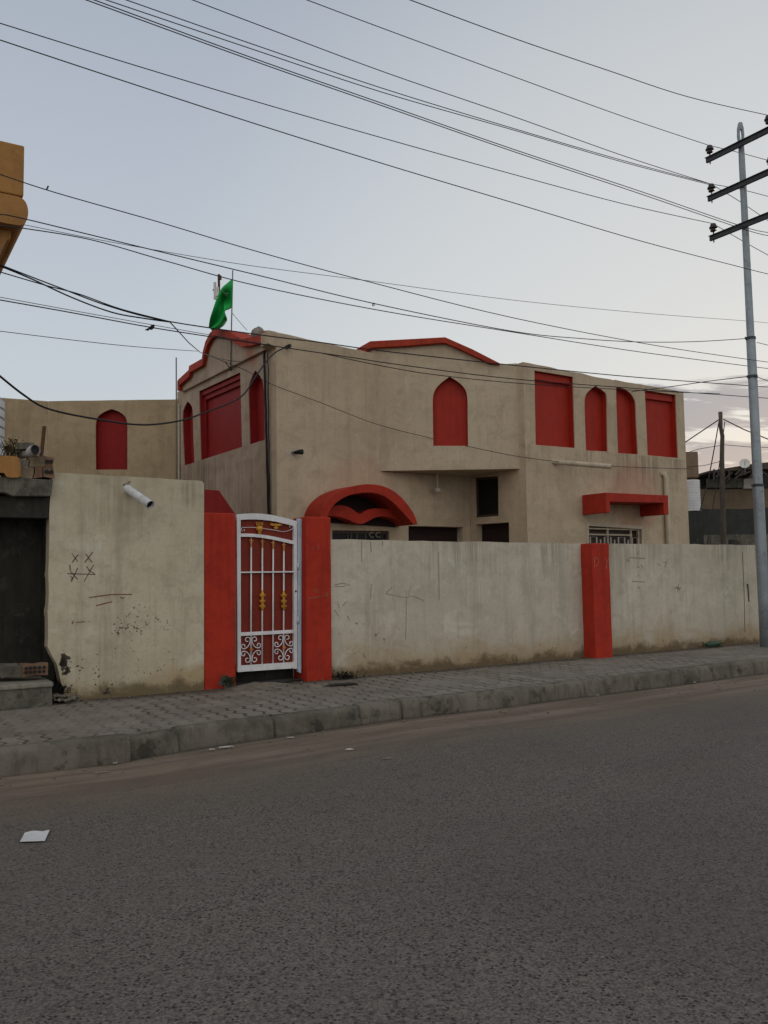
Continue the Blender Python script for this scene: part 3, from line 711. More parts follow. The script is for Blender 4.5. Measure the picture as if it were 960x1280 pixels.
for k in range(-2, 3): 
    b0 = c0+Vector((WD.x*k*0.016, WD.y*k*0.016, 0.08)); b1 = c0+Vector((WD.x*k*0.024, WD.y*k*0.024, 0.135)); tube(bm, [b0, b1], 0.006, 6); lathe(bm, b1, [(0.003, -0.008), (0.009, 0), (0.003, 0.009)], seg=8)
obj('crown_ornament', bm, M['gold'], gate, smooth=True)
bm = NB(); c0 = GP.px(345, 658, 0.0)
for k in range(9):
    a_ = rad(20+k*17.5); l_ = 0.10 if k in (0, 1, 7, 8) else 0.055
    e1 = Vector((WD.x*math.cos(a_)*l_, WD.y*math.cos(a_)*l_, math.sin(a_)*l_*0.75)); tube(bm, [c0, c0+e1*0.6, c0+e1], 0.01, 6, radii=[0.006, 0.012, 0.003])
for k in range(5):
    a_ = rad(-150+k*30); e1 = Vector((WD.x*math.cos(a_)*.04, WD.y*math.cos(a_)*.04, math.sin(a_)*.05)); tube(bm, [c0, c0+e1*.6, c0+e1], .008, 6, radii=[.006, .009, .003])
obj('leaf_ornament', bm, M['gold'], gate, smooth=True)
bm = NB()
for path in ([(303, 664), (301.5, 662), (303, 659.5), (308, 659.3), (316, 659.2), (325, 660), (335, 661.5), (345, 663), (353, 664.5), (360, 663.5), (365, 661), (366, 658), (363, 657), (362, 659.5)], [(305, 663.5), (306, 662.5), (304.5, 661.8)]):
    tube(bm, [GP.px(x, y, 0.0) for x, y in smoothpath(path, 4)], 0.004, 6)
obj('wire_scroll', bm, M['white'], gate, smooth=True)
# sill below the gate and crumbled cement
bm = NB(); a0, a1 = SW.uz(296, 800)[0], SW.uz(380, 800)[0]
prism(bm, [SW.p(a0+0.02, z, o) for z, o in ((PV-0.05, -0.04), (PV+0.025, -0.06), (PV+0.03, -0.3), (PV-0.05, -0.3))], Vector((WD.x, WD.y, 0))*(a1-a0-0.04))
box(bm, SW.p((a0+a1)/2, PV+.07, -.36), a1-a0-.03, .1, .36, ex=WD.to_3d())  # dark riser added to paint the black gap under the gate
obj('gate_threshold', bm, M['nearblack'], label='cement threshold under the white gate, darkened for the shade in the gap', cat='threshold')
bm = NB(); c0 = SW.px(318, 852, 0.16); nn = 22; mm = 12; gr = []
for i in range(nn+1):
    r_ = []
    for j in range(mm+1):
        a_ = (i/nn-0.5)*1.0; b_ = (j/mm-0.5)*0.44; rr = math.hypot(a_/0.5, b_/0.22); h = max(0, 1-rr**2)*0.06+0.03*noise.noise(Vector((a_*9, b_*9, 2)))*max(0, 1-rr)
        q = SW.p(SW.uz(318, 852)[0]+a_, PV+h-0.012, 0.12+b_); r_.append(bm.verts.new(q))
    gr.append(r_)
for i in range(nn):
    for j in range(mm): bm.faces.new((gr[i][j], gr[i+1][j], gr[i+1][j+1], gr[i][j+1]))
obj('cement_ramp', bm, M['rubble'], label='crumbled grey cement ramp on the pavement in front of the gate', cat='ramp', smooth=True)

# ------------------------------------------------------------------ house
house = thing('house', A.p(2.0, 0.17), 'tan stucco two-storey house with red blind windows, red awnings and gabled parapets', 'house')
ZW = -0.0
def uvx(P, x, y): return P.uz(x, y)
# right wing front
arcL = archpath([(732.5, 563.0), (731.0, 520), (730.8, 501), (733.0, 492.5), (738.0, 487)], (744.3, 482.2), [(749.5, 485.5), (754.5, 489), (758.4, 495), (758.9, 520), (759.6, 564.5)])
arcR = smoothpath([(772.5, 566.3), (771, 520), (770.2, 488), (772, 484.5), (780, 486), (787.5, 491), (792.5, 498), (794.6, 506), (795.6, 530), (797.6, 568)], 3)
w1 = pl(WG, (668, 463), (669.6, 556), (718.8, 560), (716.3, 471)); w4 = pl(WG, (806, 488), (809.6, 569), (847.7, 572.6), (844.6, 493.5))
aL = pl(WG, *arcL); aR = pl(WG, *arcR)
gw = pl(WG, (735.5, 657.3), (736, 700), (802, 700), (801.5, 661.5))
wz = 4.87
outer = [(0, 0.1), (wz, 0.1)]+jit(wz, 5.58, 2.62, 5.60, 14, 0.018, 5)+jit(2.58, 5.585, 0.0, 5.645, 16, 0.022, 6)
bm = NB(); wall_poly(bm, WG, outer, [w1, aL, aR, w4, gw], 0.22)
obj('front_wall', bm, M['wing'], house, bev=0.01)
bm = NB()
for P_, u0_, u1_, o_ in ((Plane(WG.p(wz, 0)-Vector((U.x, U.y, 0))*0.0, V), 0.221, 6.0, 0.0),):
    wall_poly(bm, P_, [(u0_, 0.1), (u1_, 0.1), (u1_, 5.58), (u0_, 5.58)], (), 0.2, -0.2)
obj('end_wall', bm, M['house'], house)
for lp, mt in ((w1, 'niche'), (w4, 'niche')):
    pn = alcove(WG, lp, 0.15, house, M[mt]); u0_, u1_ = lp[0][0], lp[3][0]; zt_ = min(lp[0][1], lp[3][1]); bm = NB()
    prism(bm, [WG.p(u0_+.015, lp[0][1]-.01, -.075), WG.p(u1_-.015, lp[3][1]-.01, -.075), WG.p(u1_-.015, lp[3][1]-.15, -.075), WG.p(u0_+.015, lp[0][1]-.15, -.075)], Vector((WG.n.x, WG.n.y, 0))*-.085)
    obj('lintel_box', bm, M[mt], pn, bev=.006)
for lp in (aL, aR): alcove(WG, lp, 0.15, house, M['niche'])
# ground floor window of the wing
bm = NB(); wall_poly(bm, WG, shrink(gw, -0.07), [shrink(gw, 0.0)], 0.03, 0.014); wf = obj('window', bm, M['beigepipe'], house)
zt_ = gw[0][1]; u0_, u1_ = gw[0][0], gw[3][0]
bm = NB(); prism(bm, [WG.p(u0_, 0.95, -.14), WG.p(u1_, 0.95, -.14), WG.p(u1_, zt_, -.14), WG.p(u0_, zt_, -.14)], Vector((WG.n.x, WG.n.y, 0))*-.02); obj('pane', bm, M['frame'], wf)
bm = NB(); 
for z in (zt_-0.05, zt_-0.17): tube(bm, [WG.p(u0_, z, -.05), WG.p(u1_-0.25*(z < zt_-.1), z, -.05)], 0.018, 6)
for u_ in (u0_+0.62, u1_-0.02, u1_-.27): tube(bm, [WG.p(u_, 1.0, -.06), WG.p(u_, zt_, -.06)], 0.022, 6)
obj('sash', bm, M['beigepipe'], wf)
bm = NB(); wz_ = zt_-0.22
def meander(u0, w, n):
    for k in range(n):
        a = u0+k*w; tube(bm, [WG.p(a, 1.2, -.03), WG.p(a, wz_, -.03), WG.p(a+w*.45, wz_, -.03), WG.p(a+w*.45, 1.2, -.03)], 0.016, 6)
        tube(bm, [WG.p(a+w*.72, 1.2, -.03), WG.p(a+w*.72, wz_-.05, -.03)], 0.016, 6)
meander(u0_+0.07, 0.42, 4)
obj('bars', bm, M['bars'], wf)
# wing cheek
sf_w = pl(SFp, (592.5, 597), (593.5, 647), (623, 645), (622.5, 595)); sf_o = pl(SFp, (594.5, 655.5), (595, 700), (636.5, 700), (636, 652.8))
bm = NB(); wall_poly(bm, SFp, [(0.221, 0.1), (SFd+.0, 0.1), (SFd+.0, 5.63), (0.221, 5.63)], [sf_w, sf_o], 0.2, -0.003)
obj('cheek_wall', bm, M['house'], house)
def dark_window(P, lp, mull=1, name='window', fr=0.05):
    bm = NB(); wall_poly(bm, P, shrink(lp, 0.004), [shrink(lp, fr)], 0.05, -0.05); w_ = obj(name, bm, M['frame'], house)
    bm = NB(); wall_poly(bm, P, shrink(lp, fr*0.6), (), 0.01, -0.08); obj('pane', bm, M['glass'], w_)
    return w_
dw = dark_window(SFp, sf_w)
bm = NB(); wall_poly(bm, SFp, shrink(sf_o, -0.02), (), 0.02, -0.17); obj('opening_shade', bm, M['void'], house)  # dark panel painted as the unlit space in the cheek opening
# main front
zsof = 3.58; uc = A.uz(474, 520)[0]
op1 = pl(A, (511, 657.5), (511, 700), (579, 700), (579, 659)); awn = pl(A, (415.5, 663), (415.5, 700), (487, 700), (487, 664))
ue = (WG.p0+V*SFd-A.p0).dot(U)
outer = [(0.0, 0.1), (ue-0.002, 0.1), (ue-0.002, zsof), (uc, zsof), (uc, 5.88)]+jit(uc-0.02, 5.885, 0.0, 6.0, 10, 0.012, 8)
bm = NB(); wall_poly(bm, A, outer, [op1, awn], 0.22); obj('front_wall', bm, M['house'], house, bev=0.012)
bm = NB(); wall_poly(bm, A, shrink(op1, -0.02), (), 0.02, -0.2); obj('opening_shade', bm, M['void'], house)  # dark panel painted as the unlit space behind the front opening
w2 = dark_window(A, awn)
for cx in (466, 474):
    bm = NB(); tube(bm, [A.px(cx+x, 668.5+y, -.055) for x, y in smoothpath([(3, -2.5), (0, -3), (-2.5, 0), (0, 3), (3, 2.2)], 3)], 0.012, 6); obj('glint_squiggle', bm, M['inkfade'], w2)  # pale squiggles painted in as glints in the window
for cx in (436, 440, 447, 458):
    bm = NB(); prism(bm, [A.px(cx, 664.5, -.066), A.px(cx+2.2, 664.5, -.066), A.px(cx+2.2, 676, -.066), A.px(cx, 676, -.066)], Vector((U.y, -U.x, 0))*.004); obj('glint_strip', bm, M['ink'], w2)  # strips a little paler than the pane, painted in as glints
# bay: upper floor bent forward
bz = zsof; e_u = (WG.p0+V*0.16-B.p0).dot(B.d)
arcB = archpath([(541.6, 557.3), (541.1, 520), (541.2, 497), (544.5, 486.5), (551, 479)], (562, 470.6), [(573.5, 478), (581, 486), (584.2, 497), (584.6, 520), (585.1, 557.3)])
aB = pl(B, *arcB)
gab = pl(B, (465.5, 432.5), (556, 426.5), (622, 455.5))
outer = [(-0.04, bz), (e_u, bz), (e_u, 5.65)]+jit(e_u-.02, 5.655, gab[2][0], 5.645, 4, 0.015, 3)+[gab[1], gab[0], (gab[0][0], 5.86), (-0.04, 5.86)]
bm = NB(); wall_poly(bm, B, outer, [aB], 0.22); obj('bay_wall', bm, M['bay'], house)
alcove(B, aB, 0.13, house, M['niche'])
# soffit slab of the bay
bm = NB(); pe = WG.p0+V*0.16; pc = B.p0
tri = [Vector((q.x, q.y, 3.584)) for q in (pc, pe, WG.p0+V*SFd-U*0.003)]
tri[0] += Vector((0.05, 0.02, 0)); 
prism(bm, tri, (0, 0, 0.16)); obj('bay_soffit', bm, M['bay'], house)
# gable trim of the bay
bm = NB()
hi = pl(B, (463, 428), (510, 425.5), (556, 423), (590, 438), (625.5, 456.2)); lo = pl(B, (463, 436.5), (510, 434), (556, 430.2), (585, 443), (612, 456))
prism(bm, [B.p(u, z, .10) for u, z in hi]+[B.p(u, z, .10) for u, z in reversed(lo)], Vector((B.n.x, B.n.y, 0))*-.36)
gp = obj('gable_trim', bm, M['trim'], house, bev=.012)
gl = Plane(B.p(gab[0][0], 0, 0)[:2], V)
bm = NB(); wall_poly(bm, gl, [(0.0, 5.80), (0.62, 5.80), (0.62, 6.12), (0.0, 6.12)], (), 0.05, 0.06); obj('gable_cheek', bm, M['bay'], house)
bm = NB(); q0 = B.p(hi[0][0], hi[0][1], .10); q1 = A.shift(-0.55).px(445, 436.5)
q0b = B.p(lo[0][0], lo[0][1], .10); q1b = A.shift(-0.55).px(447, 446)
prism(bm, [q0, q0b, q1b, q1], Vector((U.x, U.y, 0))*0.2); obj('gable_trim', bm, M['trim'], house, bev=.01)
# side front
bigw = pl(L, (300, 465.2), (302.3, 558.6), (250.8, 575.2), (248.4, 489.2))
sar = pl(L, *archpath([(311.9, 555.5), (310.6, 510), (310.2, 487), (313, 475)], (318.7, 462.5), [(325, 470.5), (328.9, 481), (330.2, 510), (330.8, 549.6)]))
sal = pl(L, *archpath([(230.2, 582), (228.4, 545), (228.0, 520), (230, 510)], (234, 501.8), [(238, 505.5), (240.6, 514), (241.4, 545), (242.8, 578)]))
Ltop = [(335, 415), (330.5, 419.5), (321, 422.5), (308, 424.5), (300, 421), (293.5, 415.5), (284, 412.6), (273, 411.6), (267.2, 417), (261.6, 428), (258.3, 440.5), (257.3, 449), (241.2, 458), (240.4, 463.3), (227.2, 475.3)]
LG = L.shift(0.0); LG = Plane(L.p0+(-U)*0.06, V); LG.n = -U
lt = pl(LG, *Ltop)
zl = 5.83
outer = [(0.004, 0.1)] + [(0.004, zl), (5.02, zl), (5.02, 0.1)]
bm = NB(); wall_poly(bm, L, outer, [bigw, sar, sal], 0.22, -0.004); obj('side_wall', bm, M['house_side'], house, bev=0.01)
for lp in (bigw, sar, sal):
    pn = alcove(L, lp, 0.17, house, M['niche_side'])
    if lp is bigw:
        bm = NB(); n3 = Vector((-U.x, -U.y, 0))
        ua, ub = lp[0][0]+.015, lp[3][0]-.015; za, zb_ = lp[0][1]-.01, lp[3][1]-.01
        prism(bm, [L.p(ua, za, -.06), L.p(ub, zb_, -.06), L.p(ub, zb_-.09, -.06), L.p(ua, za-.09, -.06)], n3*-.10)
        prism(bm, [L.p(ua, za-.09, -.11), L.p(ub, zb_-.09, -.11), L.p(ub, zb_-.19, -.11), L.p(ua, za-.19, -.11)], n3*-.05)
        prism(bm, [L.p(ub, zb_-.19, -.11), L.p(ub-.10, zb_-.19, -.11), L.p(ub-.10, lp[2][1]+.02, -.11), L.p(ub, lp[2][1]+.02, -.11)], n3*-.05)
        obj('lintel_box', bm, M['niche_side'], pn, bev=.006)
# shaped parapet of the side front, proud of the wall
bm = NB(); low = [(lt[-1][0], 5.74), (lt[0][0]-.0, 5.74)]
wall_poly(bm, LG, [(u, z-.05) for u, z in lt]+low, (), 0.30); obj('side_parapet', bm, M['house_side'], house, bev=.01)
sm = lt
bm = NB(); th_ = 0.15
inner = []
for i, (u, z) in enumerate(sm):
    a = sm[max(i-1, 0)]; b = sm[min(i+1, len(sm)-1)]; du, dz = b[0]-a[0], b[1]-a[1]; l = math.hypot(du, dz); 
    nx_, nz_ = (dz/l, -du/l); 
    if nz_ > 0: nx_, nz_ = -nx_, -nz_
    inner.append((u+nx_*th_*(0.7), z+nz_*th_))
for i in range(len(sm)-1):
    prism(bm, [LG.p(*sm[i], .09), LG.p(*sm[i+1], .09), LG.p(*inner[i+1], .09), LG.p(*inner[i], .09)], Vector((U.x, U.y, 0))*.46)
e0 = sm[-1]; prism(bm, [LG.p(e0[0]-.06, e0[1]-.02, .09), LG.p(e0[0]+.04, e0[1]-.02, .09), LG.p(e0[0]+.04, e0[1]-.24, .09), LG.p(e0[0]-.06, e0[1]-.24, .09)], Vector((U.x, U.y, 0))*.4)
e0 = sm[0]; prism(bm, [LG.p(e0[0]+.03, e0[1]-.0, .09), LG.p(e0[0]-.07, e0[1]+.0, .09), LG.p(e0[0]-.07, e0[1]-.27, .09), LG.p(e0[0]+.03, e0[1]-.27, .09)], Vector((U.x, U.y, 0))*.2)
obj('parapet_trim', bm, M['trim'], house)
# front parapet end that reaches over the side
bm = NB(); prism(bm, [A.p(-.17, 5.76, .02), A.p(-.004, 5.70, .02), A.p(-.004, 6.0, .02), A.p(-.17, 6.005, .02)], Vector((U.y, -U.x, 0))*-.30); obj('parapet_end', bm, M['house'], house, bev=.008)
# roof and hidden walls
bm = NB(); rp = [A.p(.3, 5.2, -.3), A.p(ue+.3, 5.2, -.3), WG.p(.3, 5.2, -.3), WG.p(wz-.25, 5.2, -.3), WG.p(wz-.25, 5.2, -6.2), A.p(.3, 5.2, -4.9)]
prism(bm, rp, (0, 0, .15)); obj('roof', bm, M['roofm'], house)
bm = NB(); bw = Plane(V*5.0+A.p0, U); wall_poly(bm, bw, [(0, .1), (8.9, .1), (8.9, 5.6), (0, 5.6)], (), .2, -.02); obj('back_wall', bm, M['back'], house)
# back-left wing
f0 = Vector((-4.6354, 19.4743)); R = Plane(f0, (1, 0)); 
aR_ = pl(R, *archpath([(120, 587), (119.6, 550), (119.8, 530), (122.5, 521), (130, 515)], (139.5, 511.2), [(149.5, 515), (156.5, 521), (159, 530), (159.2, 550), (159.2, 587)]))
ul = R.uz(60, 540)[0]
bm = NB(); wall_poly(bm, R, [(ul, .1), (0.02, .1)]+jit(0.02, 5.635, ul, 5.635, 12, .008, 4), [aR_], .2); obj('rear_wing_wall', bm, M['back'], house, bev=.01)
alcove(R, aR_, .13, house, M['niche_side'])
cl = R.p(ul, 0); R2 = Plane(cl[:2], (math.cos(rad(27)), math.sin(rad(27))))
bm = NB(); wall_poly(bm, R2, [(-3.6, .1), (0, .1), (0, 5.635), (-3.6, 5.64)], (), .2); obj('rear_wing_wall', bm, M['back'], house, bev=.01)
bm = NB(); prism(bm, [R.p(ul, 5.1, -.3), R.p(0, 5.1, -.3), R.p(0, 5.1, -4), R.p(ul-2, 5.1, -4)], (0, 0, .15)); obj('roof', bm, M['roofm'], house)
# arched awning over the hidden door
AF = A.shift(0.62)
fo = pl(AF, *smoothpath([(400, 648), (402.5, 637), (409, 626), (420, 616.5), (434, 610), (450, 606), (466, 605.3), (482, 608.5), (497, 617), (509, 629.5), (518, 643), (522.3, 655.5)], 3))
fi = pl(AF, *smoothpath([(409, 648), (412, 640), (418, 631), (427, 624), (438, 619), (452, 616.4), (466, 616.3), (479, 620), (491, 628), (501, 638), (510, 648), (516.5, 655.3)], 3))
bm = NB(); ln = len(fo); n3 = Vector((U.y, -U.x, 0))
of = [bm.verts.new(AF.p(*p)) for p in fo]; if_ = [bm.verts.new(AF.p(*p)) for p in fi]
ob = [bm.verts.new(AF.p(*p, -.62)) for p in fo]; ib = [bm.verts.new(AF.p(*p, -.62)) for p in fi]
for i in range(ln-1):
    bm.faces.new((of[i], of[i+1], if_[i+1], if_[i])); bm.faces.new((of[i], ob[i], ob[i+1], of[i+1])); bm.faces.new((if_[i], if_[i+1], ib[i+1], ib[i])); bm.faces.new((ob[i], ib[i], ib[i+1], ob[i+1]))
for i in (0, ln-1): bm.faces.new((of[i], if_[i], ib[i], ob[i]))
aw = obj('arched_awning', bm, M['red'], house, bev=.012)
AM = A.shift(0.30)
mo_hi = smoothpath([(406, 640), (414, 634), (424, 631.6), (434, 633), (442, 637.5), (449.5, 642.5), (456, 639), (464, 636), (475, 635.5), (488, 637), (500, 641)], 4)
mo_lo = smoothpath([(406, 646), (414, 645), (424, 646), (434, 649), (443, 653), (452, 655), (460, 651.5), (468, 647.5), (478, 645.5), (490, 647.5), (500, 652.5)], 4)
bm = NB(); q = pl(AM, *mo_hi)+list(reversed(pl(AM, *mo_lo))); prism(bm, [AM.p(u, z) for u, z in q], n3*-.29); obj('wavy_fascia', bm, M['red'], aw, bev=.008)
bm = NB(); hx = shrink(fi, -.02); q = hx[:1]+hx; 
prism(bm, [AF.p(u, z, -.585) for u, z in hx], n3*-.02); obj('awning_shade', bm, M['void'], aw)  # dark sheet paints the shade inside the awning
# box awning over the wing window
CF = WG.shift(0.62)
co = pl(CF, (757, 615.6), (757.6, 640.8), (763, 640.8), (762.4, 627.2), (829.5, 628.6), (830, 643), (836, 643.2), (835.3, 619.2))
bm = NB(); prism(bm, [CF.p(u, z) for u, z in co], n3*-.617); obj('box_awning', bm, M['red'], house, bev=.01)
# spout and downpipe
bm = NB(); p0_ = WG.px(690, 576.5, -.05); p1_ = WG.shift(.85).px(764, 583.2); dd = (p1_-p0_).normalized()
tube(bm, [p0_, p1_], .05, 14, cap=False); tube(bm, [p1_, p1_-dd*.3], .042, 14, cap=False); sp_ = obj('roof_spout', bm, M['beigepipe'], house, smooth=True)
bm = NB(); tube(bm, [p1_-dd*.04, p1_-dd*.06], .043, 14); obj('spout_mouth', bm, M['ink'], sp_)
bm = NB(); tube(bm, [WG.px(826, 592, -.02), WG.px(828, 593, .05), WG.px(829, 598, .07), WG.px(832.3, 678, .07), WG.px(833, 700, .07)], .055, 12); obj('downpipe', bm, M['beigepipe'], house, smooth=True)
# floodlight on the main front
bm = NB(); c0 = A.px(365, 565.5, 0); tube(bm, [c0, A.px(367, 566, .10)], .02, 8); fl = obj('security_camera', bm, M['darkpipe'], house)
bm = NB(); tube(bm, [A.px(366, 566.5, .06), A.px(370, 566, .13), A.px(372.5, 566.5, .18)], .04, 12, radii=[.03, .045, .05]); obj('camera_body', bm, M['black'], fl, smooth=True)
bm = NB()
for k in range(12):
    q = A.uz(364+r2.gauss(0, 4), 566+r2.gauss(0, 4)); n = 6; s_ = r2.uniform(.015, .05)
    bm.faces.new([bm.verts.new(A.p(q[0]+s_*math.cos(6.28*k_/n)*r2.uniform(.6, 1), q[1]+s_*math.sin(6.28*k_/n)*r2.uniform(.6, 1), .003+k*.0004)) for k_ in range(n)])
obj('plaster_patch', bm, M['bars'], house)
# lamp under the bay
PBm = Plane(Vector(A.p(3.55, 0)[:2])+WG.n*0.18, U); c0 = PBm.px(547, 612); bm = NB()
tube(bm, [Vector((c0.x, c0.y, 3.585)), c0+Vector((0, 0, .05))], .02, 8); lp_ = obj('hanging_lamp', bm, M['bars'], house)
bm = NB(); lathe(bm, c0, [(.01, -.07), (.055, -.06), (.075, -.02), (.06, .02), (.03, .05)], seg=14); obj('lamp_globe', bm, M['bars'], lp_, smooth=True)
# hood on the side front, above the gate pillar
bm = NB(); HP = A.shift(-0.9); 
q = [HP.p(*HP.uz(*p)) for p in ((296, 645), (274, 613), (240, 610.5), (240, 645))]; prism(bm, q, n3*-.9)
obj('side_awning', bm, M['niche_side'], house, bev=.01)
# thin upright pipes where the side front meets the rear wing
for x, ytop, r_, mt in ((220.3, 447, .016, 'darkpipe'), (223.5, 505, .022, 'beigepipe'), (227.2, 508, .014, 'beigepipe')):
    PP = R.shift(.12); bm = NB(); b_ = PP.px(x+1.2, 640); tube(bm, [Vector((b_.x, b_.y, .2)), PP.px(x, ytop)], r_, 8); obj('upright_pipe', bm, M[mt], house, smooth=True)
# cables down the house corner
for x0_, y0_, x1_, y1_, r_, w_ in ((331.8, 439, 337.5, 645, .022, .006), (336.6, 436, 339, 645, .011, .012)):
    bm = NB(); pts = []
    for k in range(15):
        t = k/14; x_ = x0_+(x1_-x0_)*t; y_ = y0_+(y1_-y0_)*t; p = L.px(x_, y_, .03); pts.append(p+Vector((U.x, U.y, 0))*0+V.to_3d()*w_*math.sin(k*2.1))
    pts.append(Vector((pts[-1].x, pts[-1].y, .3))); tube(bm, pts, r_, 6); obj('wall_cable', bm, M['black'], house, smooth=True)
bm = NB(); tube(bm, [A.px(358, 434, 0), A.px(358.5, 434, .12)], .035, 10); obj('cable_bracket', bm, M['black'], house)
# loose grey lump on the parapet
bm = NB(); c0 = LG.px(316.5, 417.5, -.1); bmesh.ops.create_icosphere(bm, subdivisions=3, radius=.5)
for v in bm.verts:
    k = 1+.18*noise.noise(v.co*2.1); v.co = Vector((v.co.x*.27*k, v.co.y*.27*k, v.co.z*.27*k))+c0
    if v.co.x > c0.x: v.co.z += .03
obj('stone_lump', bm, M['lumpgrey'], label='grey rounded stone lump resting on the red side parapet near the flag', cat='stone', smooth=True)

# ------------------------------------------------------------------ flag and antenna
fp = LG.px(288.3, 462, .12); FPp = Plane(fp[:2], (1, 0))
flag = thing('flag_pole', fp, 'thin flagpole with a drooping green flag on the red gable', 'flag')
bm = NB(); tube(bm, [FPp.px(288.2, 463), FPp.px(290.9, 338)], .013, 8); obj('pole', bm, M['darkpipe'], flag, smooth=True)
bm = NB(); box(bm, FPp.px(287.8, 461)+V.to_3d()*-.02, .05, .08, .06); tube(bm, [FPp.px(288, 461), FPp.px(281, 452)], .01, 6); obj('bracket', bm, M['black'], flag)
eA = smoothpath([(290.9, 348), (284, 354), (277, 360.5), (271.5, 371), (267, 384), (262.5, 398), (260.8, 409)], 5)
eB = smoothpath([(290.2, 384), (287, 386.5), (281, 389.5), (283.6, 398), (283, 402), (277, 409), (265, 413.2)], 5)
bm = NB(); nv = 10; gr = []
for i in range(len(eA)):
    r_ = []
    for j in range(nv+1):
        t = j/nv; x_ = eA[i][0]*(1-t)+eB[i][0]*t; y_ = eA[i][1]*(1-t)+eB[i][1]*t; f_ = i/len(eA)
        off = .16*math.sin(t*7.5+f_*3.0)*min(1, f_*2.5)+.05*math.sin(f_*11+t*3)
        r_.append(bm.verts.new(FPp.shift(off).px(x_, y_)))
    gr.append(r_)
for i in range(len(gr)-1):
    for j in range(nv): bm.faces.new((gr[i][j], gr[i+1][j], gr[i+1][j+1], gr[i][j+1]))
gco = [[v.co.copy() for v in r_] for r_ in gr]
fl_ = obj('flag_cloth', bm, M['green'], flag, smooth=True)
md = fl_.modifiers.new("t", 'SOLIDIFY'); md.thickness = .004
bm = NB(); ctr = Vector((0, -0.012, 0))
def fpt(i, t):
    i0 = max(0, min(len(gco)-2, int(i))); f_ = i-i0; j = t*nv; j0 = max(0, min(nv-1, int(j))); g_ = j-j0
    a = gco[i0][j0].lerp(gco[i0+1][j0], f_); b = gco[i0][j0+1].lerp(gco[i0+1][j0+1], f_); return a.lerp(b, g_)+ctr
for pth in ([(4.5, .42), (7, .34), (9, .22)], [(5.5, .5), (7.6, .30)], [(7.5, .42), (9.5, .14)]):
    tube(bm, [fpt(*q) for q in pth], .012, 5)
obj('flag_emblem', bm, M['emblem'], fl_)
AP = R.shift(-.6); ab = AP.px(274.5, 440)
ant = thing('roof_antenna', ab, 'small white panel antenna on a dark mast behind the green flag', 'antenna')
bm = NB(); tube(bm, [Vector((ab.x, ab.y, 5.25)), AP.px(273.6, 343)], .03, 8); obj('mast', bm, M['rust'], ant)
bm = NB(); box(bm, AP.px(274.6, 347), .08, .08, .09); obj('mast_clamp', bm, M['rust'], ant)
bm = NB(); tube(bm, [AP.px(266, 362.5), AP.px(275, 362.5)], .02, 6); obj('mount', bm, M['rust'], ant)
bm = NB(); tube(bm, [AP.px(268.6, 353), AP.px(268.8, 374)], .035, 10); box(bm, AP.px(271.8, 365), .09, .07, .22); obj('antenna_panel', bm, M['pvc'], ant)

# ------------------------------------------------------------------ left neighbour: shop recess, slab, bricks, cornice
shop = thing('shop_recess', SW.p(-1.5, PV), 'low shop front with a dark recess under a concrete slab', 'shop')
us0 = -3.0; us1 = SW.uz(60.5, 700)[0]
bm = NB(); wall_poly(bm, SW, [(us0, 0), (us1+.25, 0), (us1+.25, 2.55), (us0, 2.55)], (), .15, -.42); obj('back_wall', bm, M['nearblack'], shop)
bm = NB(); box(bm, SW.p(us1+.06, 1.3, -.33), .12, .3, 2.5, ex=WD.to_3d()); obj('side_jamb', bm, M['nearblack'], shop)
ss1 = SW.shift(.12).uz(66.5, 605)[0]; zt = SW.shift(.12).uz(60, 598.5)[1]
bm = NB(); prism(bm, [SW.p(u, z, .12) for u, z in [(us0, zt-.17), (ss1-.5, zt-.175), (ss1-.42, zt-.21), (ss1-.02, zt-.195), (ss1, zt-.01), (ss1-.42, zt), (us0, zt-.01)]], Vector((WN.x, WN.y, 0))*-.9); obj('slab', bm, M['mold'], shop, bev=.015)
bm = NB(); box(bm, SW.p((us0+us1)/2, zt-.32, -.15), us1-us0+.0, .3, .24, ex=WD.to_3d()); obj('lintel_beam', bm, M['nearblack'], shop, bev=.01)
